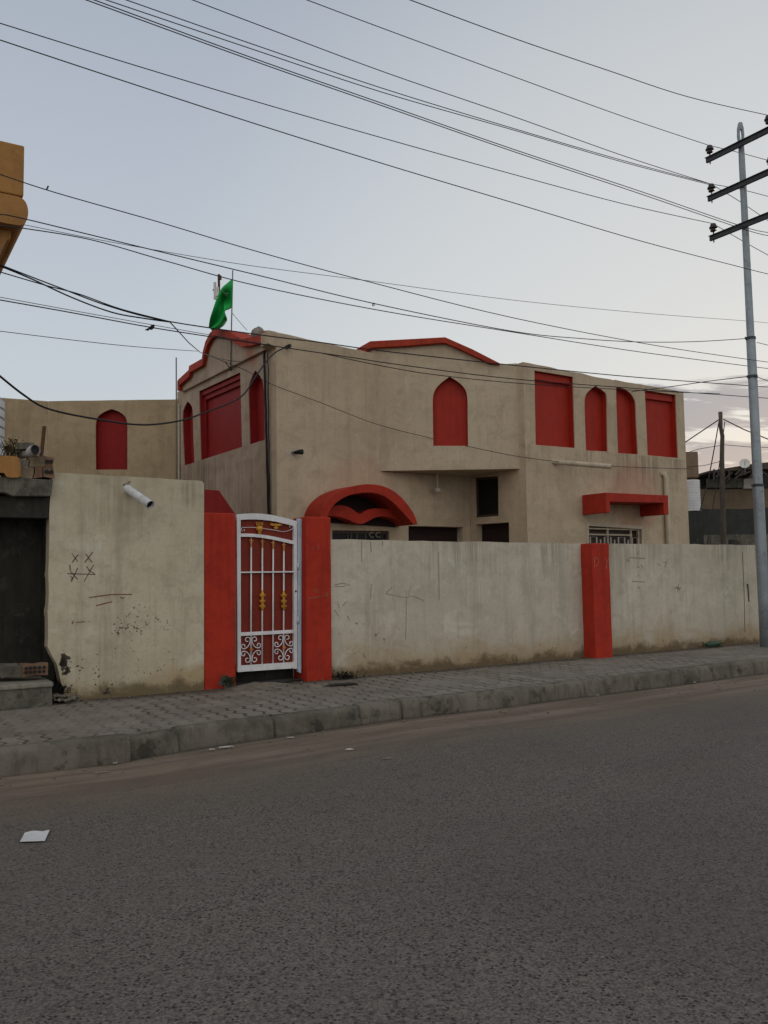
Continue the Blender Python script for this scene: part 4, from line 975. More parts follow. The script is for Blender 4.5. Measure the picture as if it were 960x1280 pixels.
# step in front
S4 = SW.shift(.30); uu = S4.uz(66, 870)[0]
step = thing('concrete_step', S4.p(uu-1, PV), 'streaked mouldy concrete step in front of the dark shop recess', 'step')
zs_ = S4.uz(50, 853)[1]
bm = NB(); prism(bm, [SW.p(u, z, .30) for u, z in [(us0, PV-.05), (uu, PV-.05), (uu-.01, zs_-.06), (uu-.02, zs_-.055), (us0, zs_-.06)]], WN.to_3d()*-.7); obj('riser', bm, M['mold'], step, bev=.01)
bm = NB(); prism(bm, [SW.p(u, z, .325) for u, z in [(us0, zs_-.06), (uu+.005, zs_-.055), (uu, zs_), (us0, zs_+.005)]], WN.to_3d()*-.75); obj('tread', bm, M['concrete'], step, bev=.015)
def brick(name, P, x0_, x1_, y0_, y1_, depth, mat, label, group=None, cat='brick', holes=None, tilt=0.0, rnd=.022):
    u0_, zb_ = P.uz(x0_, y1_); u1_, zt_2 = P.uz(x1_, y0_); bm = NB()
    nu, nz2 = 6, 4; w = u1_-u0_; h = zt_2-zb_
    c = P.p((u0_+u1_)/2, (zb_+zt_2)/2, -depth/2); ex = Vector((P.d.x, P.d.y, tilt)).normalized()
    box(bm, c, w, depth, h, ex=ex, ez=Vector((0, 0, 1)))
    bmesh.ops.subdivide_edges(bm, edges=bm.edges, cuts=3, use_grid_fill=True)
    for v in bm.verts: v.co += noise.noise_vector(v.co*9)*rnd
    t = thing(name, P.p((u0_+u1_)/2, zb_, -depth/2), label, cat, group)
    obj('body', bm, mat, t)
    if holes:
        bm = NB()
        for i in range(holes[0]):
            for j in range(holes[1]):
                q = P.p(u0_+w*(i+.5+.0)/holes[0]*.86+w*.07, zb_+h*(j+.5)/holes[1]*.8+h*.1, .0); tube(bm, [q+P.n.to_3d()*(rnd+.002), q-P.n.to_3d()*.04], .016 if holes[0] > 3 else .022, 10)
        obj('hole', bm, M['black'], t)
    return t
GB = 'loose bricks piled on the slab'
S2 = SW.shift(.10)
brick('loose_brick', S2, 25.5, 41.5, 584, 597, .22, M['brickpale'], 'pale square brick in the bottom row beside the orange stone slab', GB)
brick('loose_brick', S2, 42.5, 53, 583.5, 596.5, .2, M['brick'], 'dark reddish brick in the middle of the bottom row on the slab', GB)
brick('loose_brick', S2, 54, 68, 583, 596.5, .2, M['brick'], 'hollow brick at the outer end of the bottom row on the slab', GB, holes=(2, 1))
brick('loose_brick', S2, 24.5, 36, 574.5, 583.5, .2, M['rubble'], 'grey broken brick in the upper row under the white pipe', GB, tilt=-.05)
brick('loose_brick', S2, 37, 55, 570.5, 583, .22, M['brickpale'], 'lumpy tan brick in the upper row under the rusty stake', GB, rnd=.03)
brick('loose_brick', S2, 55.5, 67, 571.5, 582.5, .2, M['brick'], 'orange chipped brick at the outer end of the upper row', GB, holes=(2, 1), tilt=.03)
brick('hollow_brick', SW.shift(.12), 27, 60, 829.5, 845, .2, M['brick'], 'pinkish hollow brick with ten holes lying on the concrete step', holes=(5, 2))
brick('stone_slab', SW.shift(.05), 0, 26, 832, 847, .3, M['mold'], 'dark dirty slab of stone lying on the step beside the hollow brick', cat='stone', rnd=.03)
bm = NB(); P_ = SW.shift(.16); q = smoothpath([(-30, 570), (18, 570), (23, 574), (25.6, 579), (25.6, 595), (20, 597), (9, 596.5), (6, 592), (1, 591), (-30, 592)], 2)
prism(bm, [P_.px(*p) for p in q], WN.to_3d()*-.3); obj('cornice_block', bm, M['stone'], label='orange dressed stone block with a wavy underside on the slab edge', cat='stone', bev=.01)
bm = NB(); a = SW.shift(.0).px(36, 565); b = SW.shift(.22).px(44.5, 562.5); d_ = (b-a).normalized(); a2 = a-d_*.25
tube(bm, [a2, b], .058, 14, cap=False); tube(bm, [b, b-d_*.3], .05, 14, cap=False); pw = obj('short_pipe', bm, M['pvc'], label='short white plastic pipe with a dark mouth on the brick pile', cat='pipe', smooth=True)
bm = NB(); tube(bm, [b-d_*.03, b-d_*.05], .051, 14); obj('mouth', bm, M['black'], pw)
brick('rubble_piece', S2, 23.5, 42, 553.5, 560, .18, M['mold'], 'dark flat chunk of rubble lying above the white pipe', cat='rubble', tilt=.1, rnd=.02)
bm = NB(); tube(bm, [S2.px(51.5, 571), S2.px(55.5, 533)], .022, 6); obj('rusty_stake', bm, M['rust'], label='rusty brown steel stake standing up from the brick pile', cat='stake')
def weed(name, P, xs, y, h, n, mat, label, spread=6, r=.004, cat='weed'):
    bm = NB(); rr = random.Random(int(xs*7+y))
    for k in range(n):
        x_ = xs+rr.gauss(0, spread); b_ = P.px(x_, y+rr.uniform(-1, 1), rr.uniform(-.1, .1)); l = h*rr.uniform(.4, 1)
        tip = b_+Vector((rr.uniform(-.5, .5)*l, rr.uniform(-.3, .3)*l, l)); mid = b_.lerp(tip, .5)+Vector((0, 0, l*.12)); tube(bm, [b_, mid, tip], r, 4, radii=[r, r*.8, r*.3])
        for q in range(4):
            f_ = rr.uniform(.3, 1); c_ = b_.lerp(tip, f_); s_ = rr.uniform(.015, .035); dx = Vector((rr.uniform(-1, 1), rr.uniform(-1, 1), rr.uniform(-.4, .8))).normalized(); dy = dx.cross(Vector((rr.uniform(-1, 1), .3, 1))).normalized()
            bm.faces.new([bm.verts.new(c_), bm.verts.new(c_+dx*s_+dy*s_*.35), bm.verts.new(c_+dx*s_*1.8), bm.verts.new(c_+dx*s_-dy*s_*.35)])
    return obj(name, bm, mat, label=label, cat=cat)
weed('dry_weed', SW.shift(-.1), 15, 572, .24, 40, M['weed'], 'tuft of dry weeds growing behind the orange stone block', 6)
weed('green_weed', SW.shift(.06), 285, 857, .13, 26, M['leafgreen'], 'small grey-green weed growing at the foot of the pillar left of the gate', 4)
weed('wall_weed', SW.shift(.05), 74, 866, .12, 50, M['char'], 'dark dead weeds in the broken corner beside the concrete step', 6)
weed('dead_plant', SW.shift(.1), 431, 851, .14, 46, M['char'], 'black dead twigs scattered at the foot of the hinge-side pillar', 9, .005, 'twigs')
weed('foot_weed', SW.shift(.08), 893, 808, .08, 22, M['leafgreen'], 'low green weed at the foot of the wall near the utility pole', 6)
def stain(x, y, a, b_, label, seed):
    bm = NB(); rr = random.Random(seed); c = SW.uz(x, 800)[0]; f_ = on_ground(x, y, PV+.016); q0 = Vector((f_.x, f_.y)); n = 40
    pts = []
    for k in range(n):
        t = 6.2832*k/n; r_ = 1+.55*noise.noise(Vector((math.cos(t)*1.6, math.sin(t)*1.6, seed)))+.35*noise.noise(Vector((math.cos(t)*5, math.sin(t)*5, seed)))
        q = q0+WD*(a*r_*math.cos(t))+WN*(b_*r_*math.sin(t)); pts.append(Vector((q.x, q.y, PV+.016)))
    cv = bm.verts.new((q0.x, q0.y, PV+.017)); vs = [bm.verts.new(p) for p in pts]
    for k in range(n): bm.faces.new((cv, vs[k], vs[(k+1) % n]))
    obj('oil_stain', bm, M['nearblack'], label=label, cat='stain')
stain(352, 851, .34, .12, 'dark wet-looking stain on the pavers just outside the white gate', 2)
stain(428, 855, .26, .09, 'black stain under the dead twigs beside the hinge-side pillar', 6)
def pebble(bm, c, s, rr):
    b2 = bmesh.ops.create_icosphere(bm, subdivisions=1, radius=1)['verts']; o_ = Vector((rr.random()*9, rr.random()*9, 0)); a_ = rr.uniform(.6, 1.2), rr.uniform(.6, 1.2), rr.uniform(.35, .7)
    for v in b2: k = 1+.35*noise.noise(v.co*1.5+o_); v.co = Vector((v.co.x*s*a_[0]*k, v.co.y*s*a_[1]*k, v.co.z*s*a_[2]*k+s*.25))+c
rr = random.Random(5); bm = NB()
for k in range(46): pebble(bm, SW.shift(.12+rr.uniform(-.1, .16)).px(rr.gauss(84, 9), 873+rr.uniform(-3, 5))*1.0, rr.uniform(.012, .05), rr)
for v in bm.verts:
    pass
obj('rubble_heap', bm, M['rubble'], label='small heap of broken stones between the concrete step and the tall wall', kind='stuff')
bm = NB()
for k in range(320):
    u_ = rr.uniform(-1, 13); pebble(bm, SW.p(u_, PV+.002, .01+abs(rr.gauss(0, .07))), rr.uniform(.005, .02), rr)
obj('pavement_debris', bm, M['rubble'], label='crumbs of plaster and grit along the foot of the walls', kind='stuff')
bm = NB()
for k in range(170):
    s_ = rr.uniform(6, 24); p = k_at(s_); t_ = (k_at(s_+.1)-p).normalized(); q = p+Vector((t_.y, -t_.x))*(.03+abs(rr.gauss(0, .35))); pebble(bm, Vector((q.x, q.y, .0)), rr.uniform(.005, .017), rr)
obj('roadside_gravel', bm, M['rubble'], label='scattered grit along the dusty road edge', kind='stuff')
# corner spall of dark stone at the tall wall
# white tank at the frame edge
def ribbed_tank(name, c, r, h, ribs, mat, label, dome=True):
    prof = [(r*.97, 0)]
    for k in range(ribs):
        z0_ = h*(k+.04)/ribs; prof += [(r, z0_), (r, h*(k+.8)/ribs), (r*.93, h*(k+.86)/ribs), (r*.93, h*(k+.98)/ribs)]
    if dome: prof += [(r*.97, h), (r*.8, h+r*.2), (r*.45, h+r*.34), (r*.25, h+r*.36), (r*.25, h+r*.46), (.01, h+r*.47)]
    t = thing(name, c, label, 'water tank'); bm = NB(); lathe(bm, c, prof, seg=36); obj('shell', bm, mat, t, smooth=False)
    return t
TP = SW.shift(-1.1); u_, z_ = TP.uz(7, 565); cpt = TP.p(u_-.55, 2.75, -.3); zt2 = TP.uz(3, 497)[1]
ribbed_tank('water_tank', cpt, .57, zt2-2.75, 9, M['tank'], 'white ribbed water tank standing on the slab behind the orange stone block')
# cornice of the tall neighbour
nb = thing('neighbour_building', SW.p(-3, PV), 'orange stone building with a projecting rounded cornice, cut off by the picture edge', 'building')
NP = SW.shift(.0)
ub = NP.uz(-16, 500)[0]
bm = NB(); box(bm, NP.p(ub-3, 3.6, -3), 6, 6, 7.0, ex=WD.to_3d()); obj('body', bm, M['stone'], nb)
n3w = WN.to_3d()
def cornice(x0_, z0_, z1_, dx, mat, off, prof=None):
    bm = NB(); uR = ub+dx
    if prof is None: pts = [(ub-6, z0_), (uR, z0_), (uR, z1_), (ub-6, z1_)]
    else: pts = [(ub-6, z0_)]+[(ub+a, z) for a, z in prof]+[(ub-6, z1_)]
    prism(bm, [NP.p(u, z, off) for u, z in pts], n3w*-(6.4)); return bm
zA, zB, zC, zD, zE = (NP.uz(24, y)[1] for y in (196, 258, 262, 297, 338))
u24 = NP.uz(24.5, 230)[0]-ub; u28 = NP.uz(28.5, 278)[0]-ub; u10 = NP.uz(10.5, 300)[0]-ub
obj('parapet_band', cornice(0, zB, zA, u24, None, .30), M['stone'], nb, bev=.015)
obj('round_moulding', cornice(0, zD, zC, 0, None, .36, [(u10, zD)]+[(u10+(u28-u10)*max(0, math.cos(a))**.6, (zC+zD)/2+(zC-zD)/2*math.sin(a)) for a in [rad(-80+10*k) for k in range(17)]]+[(u24-.06, zC)]), M['stone'], nb)
obj('cornice_bed', cornice(0, zE-.3, zD-.004, 0, None, .18, [(-.01, zE-.3), (-.0, zE), (u10-.04, zD-.12), (u10, zD-.1), (u10, zD-.004)]), M['stone'], nb)

# ------------------------------------------------------------------ right background
def bg(x, y, D): r = ray(x, y); return r*(D/r.y)+Vector((0, 0, CH))
BP = Plane((0, 26), (1, .10)); 
bw_ = thing('block_wall', BP.px(905, 700), 'shade-darkened block wall behind the low street wall, right of the house', 'wall')
q = BP.uz(840, 600)[0], BP.uz(1040, 600)[0]
zt = BP.uz(900, 637)[1]
bm = NB(); wall_poly(bm, BP, [(q[0], 0), (q[1], 0)]+jit(q[1], zt+.1, q[0], zt, 20, .05, 2), (), .2); obj('blocks', bm, M['block'], bw_)
bm = NB(); wall_poly(bm, BP, [(q[0], 1.8), (q[1], 1.8), (q[1], BP.uz(900, 668)[1]), (q[0], BP.uz(900, 669)[1])], (), .1, .1); obj('ledge', bm, M['mold'], bw_)
TPn = Plane((0, 29), (1, .06)); tb = thing('storage_shed', TPn.px(915, 660), 'shed with tan walls and a dark sagging sheet roof behind the block wall', 'shed')
a, b_ = TPn.uz(872, 620)[0], TPn.uz(1050, 620)[0]
bm = NB(); wall_poly(bm, TPn, [(a, 0), (b_, 0), (b_, TPn.uz(940, 611)[1]), (a, TPn.uz(880, 611.5)[1])], (), .3); obj('wall', bm, M['tanwall'], tb)
z0_, z1_ = TPn.uz(880, 613)[1], TPn.uz(880, 596)[1]
bm = NB(); wall_poly(bm, TPn, [(a+.2, z0_), (b_, z0_), (b_, z1_+.6), (a, z1_)], (), .3, -.5); obj('dark_bay', bm, M['block'], tb)
bm = NB(); wall_poly(bm, TPn, pl(TPn, (928, 599), (928, 611), (946, 611), (946, 597)), (), .1, .1); obj('pale_panel', bm, M['bars'], tb)
bm = NB(); wall_poly(bm, TPn, pl(TPn, (882, 599), (882, 610), (926, 610), (926, 598)), (), .06, .12); obj('grey_panel', bm, M['mold'], tb)
bm = NB(); wall_poly(bm, TPn, pl(TPn, (872, 592.5), (872, 594.5), (930, 590), (964, 590), (964, 580), (925, 584)), (), 2.5, .9); obj('roof', bm, M['sheet'], tb)
bm = NB(); rr = random.Random(9)
for k in range(16):
    x_ = rr.uniform(876, 958); tube(bm, [TPn.px(x_, 593+rr.uniform(-3, 3), .95), TPn.px(x_+rr.uniform(-16, 16), 598+rr.uniform(-2, 6), .95)], .03, 5)
obj('loose_batten', bm, M['sheet'], tb)
# dish
dc_ = TPn.px(913.8, 584, 1.0); dn = Vector((-.35, -.9, .25)).normalized(); t = thing('satellite_dish', dc_-Vector((0, 0, .4)), 'white satellite dish on the shed roof', 'satellite dish')
bm = NB(); lathe(bm, dc_, [(.01, -.035), (.06, -.03), (.12, -.02), (.165, 0), (.168, .008), (.16, .008), (.11, -.012), (.01, -.024)], axis=dn, seg=28); obj('reflector', bm, M['dish'], t, smooth=True)
bm = NB(); tube(bm, [dc_-dn*.02, dc_-dn*.10-Vector((0, 0, .10)), dc_-dn*.10-Vector((0, 0, .35))], .02, 8); obj('mount', bm, M['darkpipe'], t); bm = NB(); tube(bm, [dc_-dn*.10-Vector((0, 0, .12)), dc_+dn*.2-Vector((0, 0, .12)), dc_+dn*.22], .008, 6); obj('feed_arm', bm, M['darkpipe'], t)
# tanks next to the house
c0 = bg(866, 638, 24.5); k = 24.5/F
zt_b = bg(866, 639, 24.5).z
wt_ = ribbed_tank('water_tank', Vector((c0.x-.02, c0.y, zt_b)), 10.5*k, 39*k, 12, M['tank'], 'white ribbed water tank beside the far corner of the house', dome=False)
bm = NB(); box(bm, Vector((c0.x-.02, c0.y, zt_b/2-.005)), .44, .44, zt_b-.01); obj('block_stand', bm, M['block'], wt_)
bm = NB(); box(bm, bg(862, 582, 25.5), 16*25.5/F, .45, 33*25.5/F); t0 = bg(862, 598, 25.5)
box(bm, Vector((t0.x-.1, t0.y, t0.z/2)), .06, .06, t0.z-.05); obj('rusty_tank', bm, M['tankbrown'], label='brown square metal tank above the white ribbed tank', cat='water tank', bev=.03)
# timber post with stays
PD = 23.0
def pp(x, y, D=PD): return bg(x, y, D)
wp = thing('timber_post', Vector((pp(905, 720).x, pp(905, 720).y, 0)), 'crooked dark timber post with stay wires behind the low wall', 'post')
bm = NB(); tube(bm, [Vector((pp(905, 720).x, pp(905, 720).y, 0)), pp(904.8, 690), pp(903.5, 640), pp(902.8, 600), pp(902.4, 570), pp(903, 545), pp(901, 535), pp(900.6, 516)], .09, 10, radii=[.075, .075, .072, .066, .058, .055, .05, .05]); obj('post_shaft', bm, M['timber'], wp, smooth=True)
bm = NB(); box(bm, pp(900.5, 518), .085, .08, .14); obj('cap_bracket', bm, M['tankbrown'], wp)
for pts, r_ in (([(899.5, 524), (880, 537), (857, 552.5), (846, 560)], .016), ([(904, 524), (930, 537), (960, 549), (1000, 566)], .016), ([(899, 526), (893, 560), (886, 598), (872, 650)], .016), ([(906, 527), (902, 560), (898, 590), (884, 680)], .013)):
    bm = NB(); tube(bm, [pp(x, y) for x, y in pts], r_, 5); obj('stay_wire', bm, M['wire'], wp)
for pts, r_ in (([(844, 570), (875, 561), (905, 556), (940, 559), (1000, 560)], .008), ([(844, 585), (880, 582), (903, 576)], .008)):
    bm = NB(); tube(bm, [pp(x, y, 23.3) for x, y in pts], r_, 5); obj('stay_wire', bm, M['wire'], wp)
bm = NB(); c0 = SW.px(868, 677, -.1); box(bm, c0, .16, .1, .1, ex=WD.to_3d()); box(bm, c0+Vector((.1, .05, -.01)), .1, .08, .06, ex=WD.to_3d()); 
for v in bm.verts: v.co += noise.noise_vector(v.co*7)*.02
bm.verts.ensure_lookup_table()
dx_ = SW.px(922, 677.5, -.1)-c0
for v in bm.verts: v.co += dx_
obj('dark_rag', bm, M['block'], label='dark lump lying on top of the low wall near the timber post', cat='lump', bev=.01)
# far skyline band so the yard does not end in nothing
for (x_, D_, w_, h_, lab, mt) in ((1010, 34, 9, 3.6, 'tan flat-roofed house far behind the utility pole', 'tanwall'),):
    c0 = bg(x_, 700, D_); t = thing('distant_house', Vector((c0.x, c0.y, 0)), lab, 'house'); bm = NB(); box(bm, (c0.x, c0.y, h_/2), w_, 5, h_); obj('wall', bm, M[mt], t); bm = NB(); box(bm, (c0.x, c0.y, h_+.1), w_+.3, 5.3, .2); obj('roof', bm, M['concrete'], t)

# ------------------------------------------------------------------ utility pole
pb_ = on_ground(957.5, 809, PV); PX = Plane(pb_[:2], (1, 0))
ptop = PX.px(925, 153)
pole = thing('utility_pole', pb_, 'grey tubular steel utility pole with three dark crossarms at the pavement edge', 'utility pole')
def pat(z): f_ = (z-PV)/(ptop.z-PV); return pb_.lerp(ptop, f_)
zt = ptop.z
bm = NB(); zz = [PV-.2, 1.0, 3.0, PX.uz(945, 608)[1], PX.uz(945, 606)[1], PX.uz(940, 424)[1], PX.uz(940, 422)[1], 7.5, PX.uz(926, 200)[1], zt-.40]
rr_ = [.098, .096, .094, .092, .084, .080, .068, .062, .056, .05]
tube(bm, [pat(z) for z in zz], .07, 20, radii=rr_); shaft = obj('shaft', bm, M['greymetal'], pole, smooth=True)
bm = NB(); a_ = pat(zt-.04); tp = [(-.05, 0), (.05, 0), (.062, .2), (.055, .38), (.03, .52), (-.03, .52), (-.055, .38), (-.062, .2)]; hl = [(-.016, .1), (.016, .1), (.022, .22), (.014, .34), (-.014, .34), (-.022, .22)]
TPl = Plane((pat(zt).x, pat(zt).y), (1, 0)); wall_poly(bm, TPl, [(u, zt-.42+z*.8) for u, z in tp], [[(u, zt-.42+z*.8) for u, z in hl]], .06, .03); obj('pole_cap', bm, M['greymetal'], pole, bev=.008)
for y, nm in ((423, 'collar'), (471, 'collar'), (607, 'collar')):
    z = PX.uz(940, y)[1]; bm = NB(); rc = .098 if z < 3.5 else .088; tube(bm, [pat(z-.025), pat(z+.025)], rc, 16); box(bm, pat(z)+Vector((-rc, -.03, 0)), .06, .03, .04); obj(nm, bm, M['arm'], pole)
AD = WN.to_3d(); ANCH = {}
for k, y in enumerate((182.4, 232.2, 283.3)):
    z = PX.uz(928, y)[1]; c = pat(z)+AD*0.0+WD.to_3d()*-.075
    bm = NB(); box(bm, c, 1.42, .05, .10, ex=AD); box(bm, c+WD.to_3d()*-.035+Vector((0, 0, .04)), 1.42, .05, .012, ex=AD)
    arm_ = obj('crossarm', bm, M['arm'], pole, bev=.005)
    for sgn in (-1, 1):
        ins = c+AD*(sgn*.63)
        bm = NB(); tube(bm, [ins-Vector((0, 0, .1)), ins+Vector((0, 0, .13))], .012, 8)
        lathe(bm, ins+Vector((0, 0, .11)), [(.03, 0), (.055, .01), (.06, .03), (.04, .045), (.045, .055), (.075, .065), (.078, .09), (.05, .10), (.06, .115), (.05, .15), (.025, .165)], seg=16)
        obj('insulator', bm, M['insul'], arm_, smooth=True)
        ANCH[(k, sgn)] = ins+Vector((0, 0, .27))

# ------------------------------------------------------------------ overhead wires
GW = 'overhead wires'
def wire(name, label, pts, P, r, ext=(0, 0), cat='wire', mat='wire', group=GW, start=None, end=None):
    q = [P.px(*p) for p in pts]
    if start is not None: q[0] = start
    if end is not None: q[-1] = end
    out = []
    for a, b, c, d in zip([q[0]]+q[:-2], q[:-1], q[1:], q[2:]+[q[-1]]):
        for j in range(6):
            t = j/6; out.append(0.5*((2*b)+(-a+c)*t+(2*a-5*b+4*c-d)*t*t+(-a+3*b-3*c+d)*t**3))
    out.append(q[-1])
    if ext[0]: out.insert(0, out[0]+(out[0]-out[1]).normalized()*ext[0])
    if ext[1]: out.append(out[-1]+(out[-1]-out[-2]).normalized()*ext[1])
    bm = NB(); tube(bm, out, r, 5); o = obj(name, bm, M[mat], label=label, cat=cat, group=group, smooth=True); return o
def PL2(p0, d=WD): return Plane(p0[:2], d)
RW = .0065
a = ANCH[(0, 1)]; wire('power_line', 'highest wire, running from the top edge to the near end of the top crossarm', [(513, 0), (640, 47), (760, 88), (860, 121), (957, 148)], PL2(a), RW, (9, 0), end=a)
a = ANCH[(0, -1)]; wire('power_line', 'second highest wire, meeting the far insulator of the top crossarm', [(384, 0), (480, 36), (640, 95), (780, 146), (888, 182)], PL2(a), RW, (9, 0), end=a)
wire('power_line', 'short span leaving the far insulator of the top crossarm past the pole', [(889, 182), (925, 191), (962, 201)], PL2(a), RW, (0, 9), start=a)
a = ANCH[(1, -1)]; wire('power_line', 'single wire above a close pair, meeting the far insulator of the middle crossarm', [(241, 0), (320, 30), (480, 90), (640, 145), (780, 195), (891, 228)], PL2(a), RW, (9, 0), end=a)
wire('power_line', 'upper wire of the close pair that joins the middle crossarm', [(158, 0), (320, 56.7), (480, 111), (640, 160), (780, 201), (891, 228)], PL2(a), RW, (8, 0), end=a)
wire('power_line', 'lower wire of the close pair that joins the middle crossarm', [(133, 0), (320, 63), (480, 116), (640, 162), (780, 203), (890, 229)], PL2(a, WD), RW, (8, 0), end=a-Vector((0, 0, .02)))
wire('power_line', 'short span leaving the middle crossarm and dropping past the pole', [(891, 229), (925, 252), (962, 277)], PL2(a), RW, (0, 8), start=a)
wire('power_line', 'short flatter span leaving the middle crossarm past the pole', [(891, 228), (925, 236.5), (962, 246)], PL2(a), RW, (0, 8), start=a)
pn_ = pat(7)+AD*.12+WD.to_3d()*0
wire('power_line', 'upper wire of the pair passing the pole just above the lowest crossarm', [(118, 0), (320, 74), (480, 130), (640, 186), (800, 239), (928, 283), (962, 291)], PL2(pn_), RW, (8, 8))
wire('power_line', 'lower wire of the pair passing the pole just above the lowest crossarm', [(108, 0), (320, 77.2), (480, 133), (640, 188.8), (795, 240.5), (928, 286), (962, 295)], PL2(pn_), RW, (8, 8))
a = ANCH[(2, -1)]; wire('power_line', 'wire from the left edge above the orange cornice to the lowest crossarm', [(0, 29), (160, 79), (320, 127), (480, 173), (640, 217.5), (780, 255), (894, 281)], PL2(a), RW, (7, 0), end=a)
wire('power_line', 'short span leaving the lowest crossarm past the pole', [(895, 282), (928, 301), (962, 320)], PL2(a), RW, (0, 8), start=a)
a = pat(6.2)+AD*.35; wire('power_line', 'long wire passing below the lowest crossarm on its way across the sky', [(0, 50), (160, 103), (320, 155), (480, 205), (640, 253), (800, 301), (930, 335), (962, 343)], PL2(a), RW, (7, 8))
q_ = PL2(pat(5)+AD*.5)
wire('telephone_line', 'wire with a small tag crossing the orange cornice and sinking toward the far right', [(0, 218), (70, 241), (200, 278), (320, 314), (460, 352), (640, 397), (820, 432), (962, 453)], q_, RW*.9, (2, 6))
bm = NB(); c0 = q_.px(59, 236.5); tube(bm, [c0-Vector((.008, 0, .008)), c0+Vector((.012, 0, .035))], .008, 6); obj('line_tag', bm, M['wire'], label='tiny dark tag clipped upright on the wire near the orange cornice', cat='tag')
q_ = PL2(pat(5)+AD*.2)
wire('telephone_line', 'wire that touches the flagpole tip and then sags to the steel pole collar', [(0, 268), (28, 273), (160, 305), (320, 343.5), (470, 380), (640, 414), (730, 423.5), (800, 427.5), (870, 427), (936, 423)], q_, RW, (2, 0))
bm = NB(); c0 = q_.px(466, 379.5); tube(bm, [c0+Vector((0, 0, .01)), c0-Vector((0, 0, .035))], .007, 5); tube(bm, [c0+Vector((.018, 0, .01)), c0+Vector((.018, 0, -.03))], .006, 5); obj('line_tag', bm, M['wire'], label='tiny double tag hanging on the wire above the red gable', cat='tag')
q_ = PL2(pat(5)+AD*-.1)
wire('telephone_line', 'wire behind the green flag that passes over the red gable', [(0, 282), (30, 285.5), (115, 300), (210, 327), (320, 357), (480, 389), (640, 415), (800, 440), (962, 461)], q_, RW, (2, 6))
q_ = PL2(pat(5)+AD*-.5)
wire('telephone_line', 'thin faint wire nearly level across the sky above the house', [(0, 276), (30, 281), (120, 299), (220, 317), (320, 333), (460, 351), (640, 375), (800, 391), (930, 401), (962, 404)], q_, RW*.6, (2, 6))
# drop cables to the house
pA, pB_ = ray(0, 375), ray(962, 497); 
def span(D0, D1, x0_, x1_):
    a = ray(x0_, 400); b = ray(x1_, 400); a = Vector((a.x, a.y))*(D0/a.y); b = Vector((b.x, b.y))*(D1/b.y); return Plane(a, b-a)
q1 = span(9.6, 17.5, 0, 960)
q1 = PL2(Vector((6.9, 15.9)))
wire('service_cable', 'black cable from the left edge skimming the house parapet and meeting the right edge', [(0, 331), (70, 358), (140, 384), (212, 402), (335, 420), (400, 428), (480, 439), (640, 456.5), (800, 472), (962, 484)], q1, .008, (3, 6), mat='black')
wire('service_cable', 'slack black cable winding around another one below the orange cornice', [(0, 340), (58, 357), (100, 368), (150, 386), (212, 402)], q1.shift(.02), .007, (3, 0), mat='black')
wire('service_cable', 'heavier black rope cable winding below the orange cornice', [(0, 332.5), (40, 349), (90, 372), (140, 390.5), (180, 398), (212, 402.5)], q1.shift(-.02), .009, (3, 0), mat='black')
p0_ = q1.px(212, 402); p1_ = LG.px(256, 440.5, .12)
bm = NB(); tube(bm, [p0_, p0_.lerp(p1_, .5)+Vector((0, 0, -.03)), p1_], .008, 6); obj('service_cable', bm, M['black'], label='short black cable dropping from the joined cables to the red side gable', cat='wire', group=GW)
wire('service_cable', 'black cable with a knot, passing above the red niche windows to the right edge', [(0, 375), (90, 391), (187, 409), (270, 422), (335, 431.5), (440, 447), (500, 456), (640, 473.5), (800, 486), (962, 498)], q1.shift(.1), .007, (3, 6), mat='black')
wire('service_cable', 'thin grey cable running just above the knotted cable', [(0, 371.5), (90, 388), (187, 405.5), (270, 420), (335, 431)], q1.shift(.1), .004, (3, 0))
wire('service_cable', 'cable that splits from the knotted cable and dips over the tip of the arched niche', [(400, 441), (470, 456), (540, 468), (640, 478.5), (740, 485), (840, 490), (900, 492)], q1.shift(.08), .006, (0, 0), mat='black')
bm = NB(); c0 = q1.shift(.1).px(188, 409.3); rr = random.Random(2)
for k in range(5): tube(bm, [c0+Vector((rr.uniform(-.05, .05), 0, rr.uniform(-.03, .03))), c0+Vector((rr.uniform(-.05, .05), .01, rr.uniform(-.035, .03)))], .012, 6)
tube(bm, [c0, c0+Vector((-.06, 0, -.03))], .007, 5); obj('cable_knot', bm, M['black'], label='dark knot of tape on the cable left of the flag', cat='knot')
q2 = span(13.2, 15.0, 0, 260)
p1_ = LG.px(254, 440, .12)
wire('service_cable', 'thin cable from the left edge ending at the red side gable', [(0, 414), (90, 425), (170, 433.5), (252, 438.5)], q2, .006, (3, 0), end=p1_)
FA = A.shift(.16)
wire('facade_cable', 'thin cable slanting down across the tan front to the red arched niche', [(252, 441), (270, 448), (305, 462), (340, 480.5), (400, 503), (470, 530), (541, 548.5)], A.shift(.25), .006, (0, 0), end=B.px(541, 548.5, .02), start=LG.px(256, 441, .12))
wire('facade_cable', 'thin cable crossing the right wing below its red niches', [(583, 557.5), (650, 571), (720, 579), (780, 583.5), (858, 586)], WG.shift(.08), .006, (0, .2), start=B.px(582, 557.5, .02))
wire('facade_cable', 'short cable on the side gable from the cable joint to its right end', [(262, 444), (280, 449.5), (305, 452.5)], LG.shift(.12) if False else A.shift(.05), .006, (0, 0), start=LG.px(256, 441, .12), end=LG.px(305, 452.5, .03))
wire('thick_cable', 'thick black cable sagging from the left edge past the side windows to the corner bracket', [(-4, 467), (30, 494), (60, 511), (115, 523), (175, 531), (222, 526.5), (255, 516), (300, 497), (320, 470), (333, 452), (345, 440), (358, 434)], span(9.3, 15.3, 0, 358), .013, (2, 0), mat='black', end=A.px(358, 434, .08))
